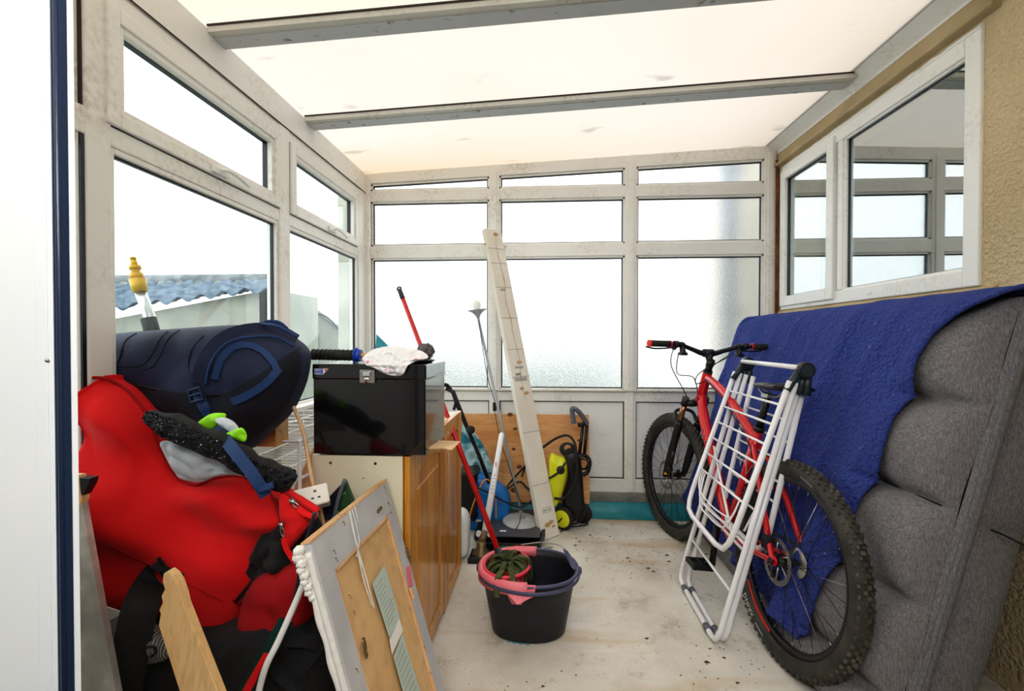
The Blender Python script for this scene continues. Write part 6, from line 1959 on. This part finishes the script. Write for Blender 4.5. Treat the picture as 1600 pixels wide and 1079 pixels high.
obj('side_latch', M().tube([tp_(205, 430), tp_(214, 429)], .006, 8), YEL, tpz)
obj('aluminium_tube', M().tube([tp_(219, 455), c, d + (d - c) * 6], .0165, 18), ALUM, tpz)
obj('rubber_collar', M().tube([tp_(232, 497), tp_(241, 530)], [.0225, .0225], 20), BLKR, tpz)

# pale cane
cn_ = M().tube(cr([at(440, 640, Y=1.40), at(455, 633, Y=1.38), at(465, 649, Y=1.36), at(475.6, 682, Y=1.34), at(484.5, 733, Y=1.32), at(492, 770, Y=1.30), at(502, 802, Y=1.28), at(520, 900, Y=1.27), at(530, 1000, Y=1.26)], 6), .0058, 10)
tag(obj('bent_cane', cn_, CANE), 'thin pale bent cane rising between the heap and the cupboard', 'cane')
# orange plank standing in the rack gap
q0, q1, q2_, q3 = at(494, 690, Y=1.48), at(506, 700, Y=1.48), at(505, 790, Y=1.40), at(452, 765, Y=1.40)
m = M().prism([at(495, 688, Y=1.62), at(512, 700, Y=1.62), at(512, 790, Y=1.55), at(462, 782, Y=1.55), at(458, 765, Y=1.55), at(480, 715, Y=1.60)], (0, .018, 0))
tag(obj('pine_offcut', m, PINEO, bev=.001), 'orange pine offcut slanting behind the extension socket', 'offcut')
# extension socket
es = thing('extension_socket', 'dusty cream extension socket block on top of the heap beside the cane', 'socket', at(478, 778, Y=1.22))
EM = basis(at(480, 780, Y=1.22), (.86, .45, .14), (-.30, .50, .74))
m = M().box(-.055, .055, -.028, .028, -.018, .018, T=EM); obj('casing', m, CARD, es, bev=.005)
for k in (-.028, .022):
    for sx_, sy_ in ((0, .010), (-.008, -.008), (.008, -.008)): obj('pin_hole', M().box(k + sx_ - .0035, k + sx_ + .0035, sy_ - .0022, sy_ + .0022, .0181, .0186, T=EM), BLK, es)
for k in (-.028, .022): obj('rocker_switch', M().box(k - .005, k + .005, .014, .022, .018, .021, T=EM), WHTP, es)

# bag for life with leaf print, grey piping
gb = thing('leafy_shopping_bag', 'navy and green leaf printed shopping bag between the heap and the picture frame', 'shopping bag', at(525, 1000, Y=1.26))
g_ = [at(540, 750, Y=1.30), at(556, 790, Y=1.30), at(566, 900, Y=1.30), at(560, 1079, Y=1.30), at(512, 1079, Y=1.30), at(498, 900, Y=1.30), at(512, 812, Y=1.30)]
m = M().prism(g_, (0, .012, 0)); obj('leaf_print_panel', m, LEAFP, gb, bev=.003)
m = M().prism([at(539, 750, Y=1.295), at(522, 806, Y=1.295), at(506, 815, Y=1.29), at(498, 796, Y=1.30), at(506, 784, Y=1.31)], (0, .006, 0)); obj('navy_side', m, NAVD, gb)
obj('grey_piping', M().tube(cr([at(539, 749, Y=1.285), at(530, 775, Y=1.285), at(522, 808, Y=1.285), at(514, 840, Y=1.285)], 5), .006, 8), GRYP, gb)
m = puff([(505, 925), (520, 915), (545, 940), (560, 1010), (566, 1079), (560, 1140), (525, 1140), (508, 1040), (500, 980)], 1.22, .03, .04, 6, .016, (18, 18, 18), 3, rings=14, crease=.8); obj('leaf_print_fold', m, LEAFP, gb)
# bottle wrapped in dark film at the top of the frame
m = puff([(478, 905), (485, 870), (500, 868), (512, 890), (510, 912), (498, 930), (482, 926)], 1.06, .03, .03, 2, .004, p=2, rings=12)
m_w, N, L, bs3 = nodes('dark_plum_plastic'); bs3.inputs['Base Color'].default_value = (.05, .006, .012, 1); bs3.inputs['Roughness'].default_value = .15
tag(obj('plum_plastic_bottle', m, m_w), 'glossy dark plum plastic bottle behind the corner of the picture frame', 'bottle')

# white hose curving down in front
tag(obj('white_hose', M().tube(cr([at(488, 868, Y=1.03), at(482, 891, Y=1.0), at(463, 938, Y=.98), at(435, 1001, Y=.96), at(418, 1035, Y=.95), at(409, 1062, Y=.95), at(404, 1090, Y=.95), at(402, 1160, Y=.96)], 7), .0068, 12), WHTP), 'thin white plastic hose curving down across the red rucksack', 'hose')
tag(obj('black_flex', M().tube(cr([at(492, 800, Y=1.04), at(484, 828, Y=1.03), at(473, 870, Y=1.02), at(464, 920, Y=1.0), at(452, 965, Y=.99), at(430, 1010, Y=.98), at(405, 1060, Y=.97), at(395, 1120, Y=.97)], 7), [.0045] * 50, 10), GASK), 'black flex with rounded end hanging in front of the red rucksack', 'cable')
sb = thing('striped_strap', 'red and dark green striped strap at the bottom beside the broken plank', 'strap', at(400, 1060, Y=.97))
Ps = [at(448, 968, Y=1.0), at(430, 1000, Y=.985), at(405, 1045, Y=.975), at(382, 1085, Y=.97), at(360, 1130, Y=.97)]
obj('green_webbing', ribbon(Ps, .033, .003), mat('dark_green_webbing', (.0, .035, .025), .8, bump=.3, bscale=200), sb)
obj('red_stripe', ribbon([p + V((0, -.003, 0)) for p in [at(424, 1012, Y=.985)] + Ps[2:]], .017, .003), REDF, sb)

# knitted grey hat and scrap of paper
m = puff([(150, 985), (170, 968), (205, 962), (245, 985), (268, 1010), (262, 1028), (220, 1038), (180, 1040), (155, 1020)], 1.02, .03, .04, 8, .008, (12, 12, 12), 2.4, rings=18, crease=.6)
BK_ = bvh(m)
kh = obj('knitted_hat', m, KNIT)
tag(kh, 'chunky grey knitted hat with dark pattern under the red holdall', 'hat')
for pts in ([(222, 1022), (228, 1012), (240, 1010), (244, 1018), (236, 1026)], [(214, 1010), (208, 1020), (220, 1026)]):
    dtube('dark_motif', pts, .003, BLK, kh, [BK_], .002, 1.0)
m = M().prism([at(156, 944, Y=1.01), at(194, 957, Y=1.01), at(162, 974, Y=1.01), at(150, 972, Y=1.01)], (0, .002, 0))
tag(obj('paper_scrap', m, PAPERW), 'corner of a white paper sheet under the red holdall', 'paper')
# scuffed metal board by the doorway
gbz = thing('metal_faced_board', 'scuffed silver faced board standing against the doorway edge', 'board', (at(150, 900, Y=.94).x, .94, 0))
A0_, A1_ = at(119, 745, Y=.94), at(180, 1079, Y=.94)
dr = (A1_ - A0_); k = A0_.z / -dr.z
m = M().prism([A0_, A0_ + dr * k, A0_ + dr * k + V((-.30, 0, 0)), A0_ + V((-.24, 0, 0.02))], (0, .016, 0))
obj('metal_face', m, GALV, gbz, bev=.001)
m = M().prism([A0_ + V((-.02, -.002, .004)), A0_ + V((.006, -.002, .004)), A0_ + dr * .10 + V((.006, -.002, 0)), A0_ + dr * .14 + V((-.004, -.002, 0))], (0, .018, 0)); obj('bare_wood_corner', m, PINE, gbz)
m = M().prism([at(124, 746, Y=.93), at(141, 747, Y=.93), at(139, 756, Y=.93), at(129, 774, Y=.93), at(126, 772, Y=.93)], (0, .02, 0)); obj('black_corner_cap', m, BLK, gbz, bev=.001)
# broken pine plank
bpz = [(260, 893), (266, 890), (275, 896), (283, 906), (292, 924), (297, 938)]
Yp = .90
P_ = [at(x, y, Y=Yp) for x, y in bpz]
edge = [(262, 966), (263, 950), (260, 945), (264, 934), (261, 925), (265, 915), (260, 905)]
dR, dL = at(374, 1079, Y=Yp) - at(297, 938, Y=Yp), at(316, 1079, Y=Yp) - at(262, 966, Y=Yp)
e0 = at(297, 938, Y=Yp); e1 = at(262, 966, Y=Yp)
f0 = e0 + dR * (e0.z / -dR.z); f1 = e1 + dL * (e1.z / -dL.z)
m = M().prism(P_ + [f0, f1] + [at(x, y, Y=Yp) for x, y in edge], (0, .020, 0))

for v in m.bm.verts: v.co.y -= (.70 - v.co.z) * .16
tag(obj('broken_plank', m, PINE, bev=.0015), 'pale pine plank with a splintered top end leaning in front of the red holdall', 'plank')
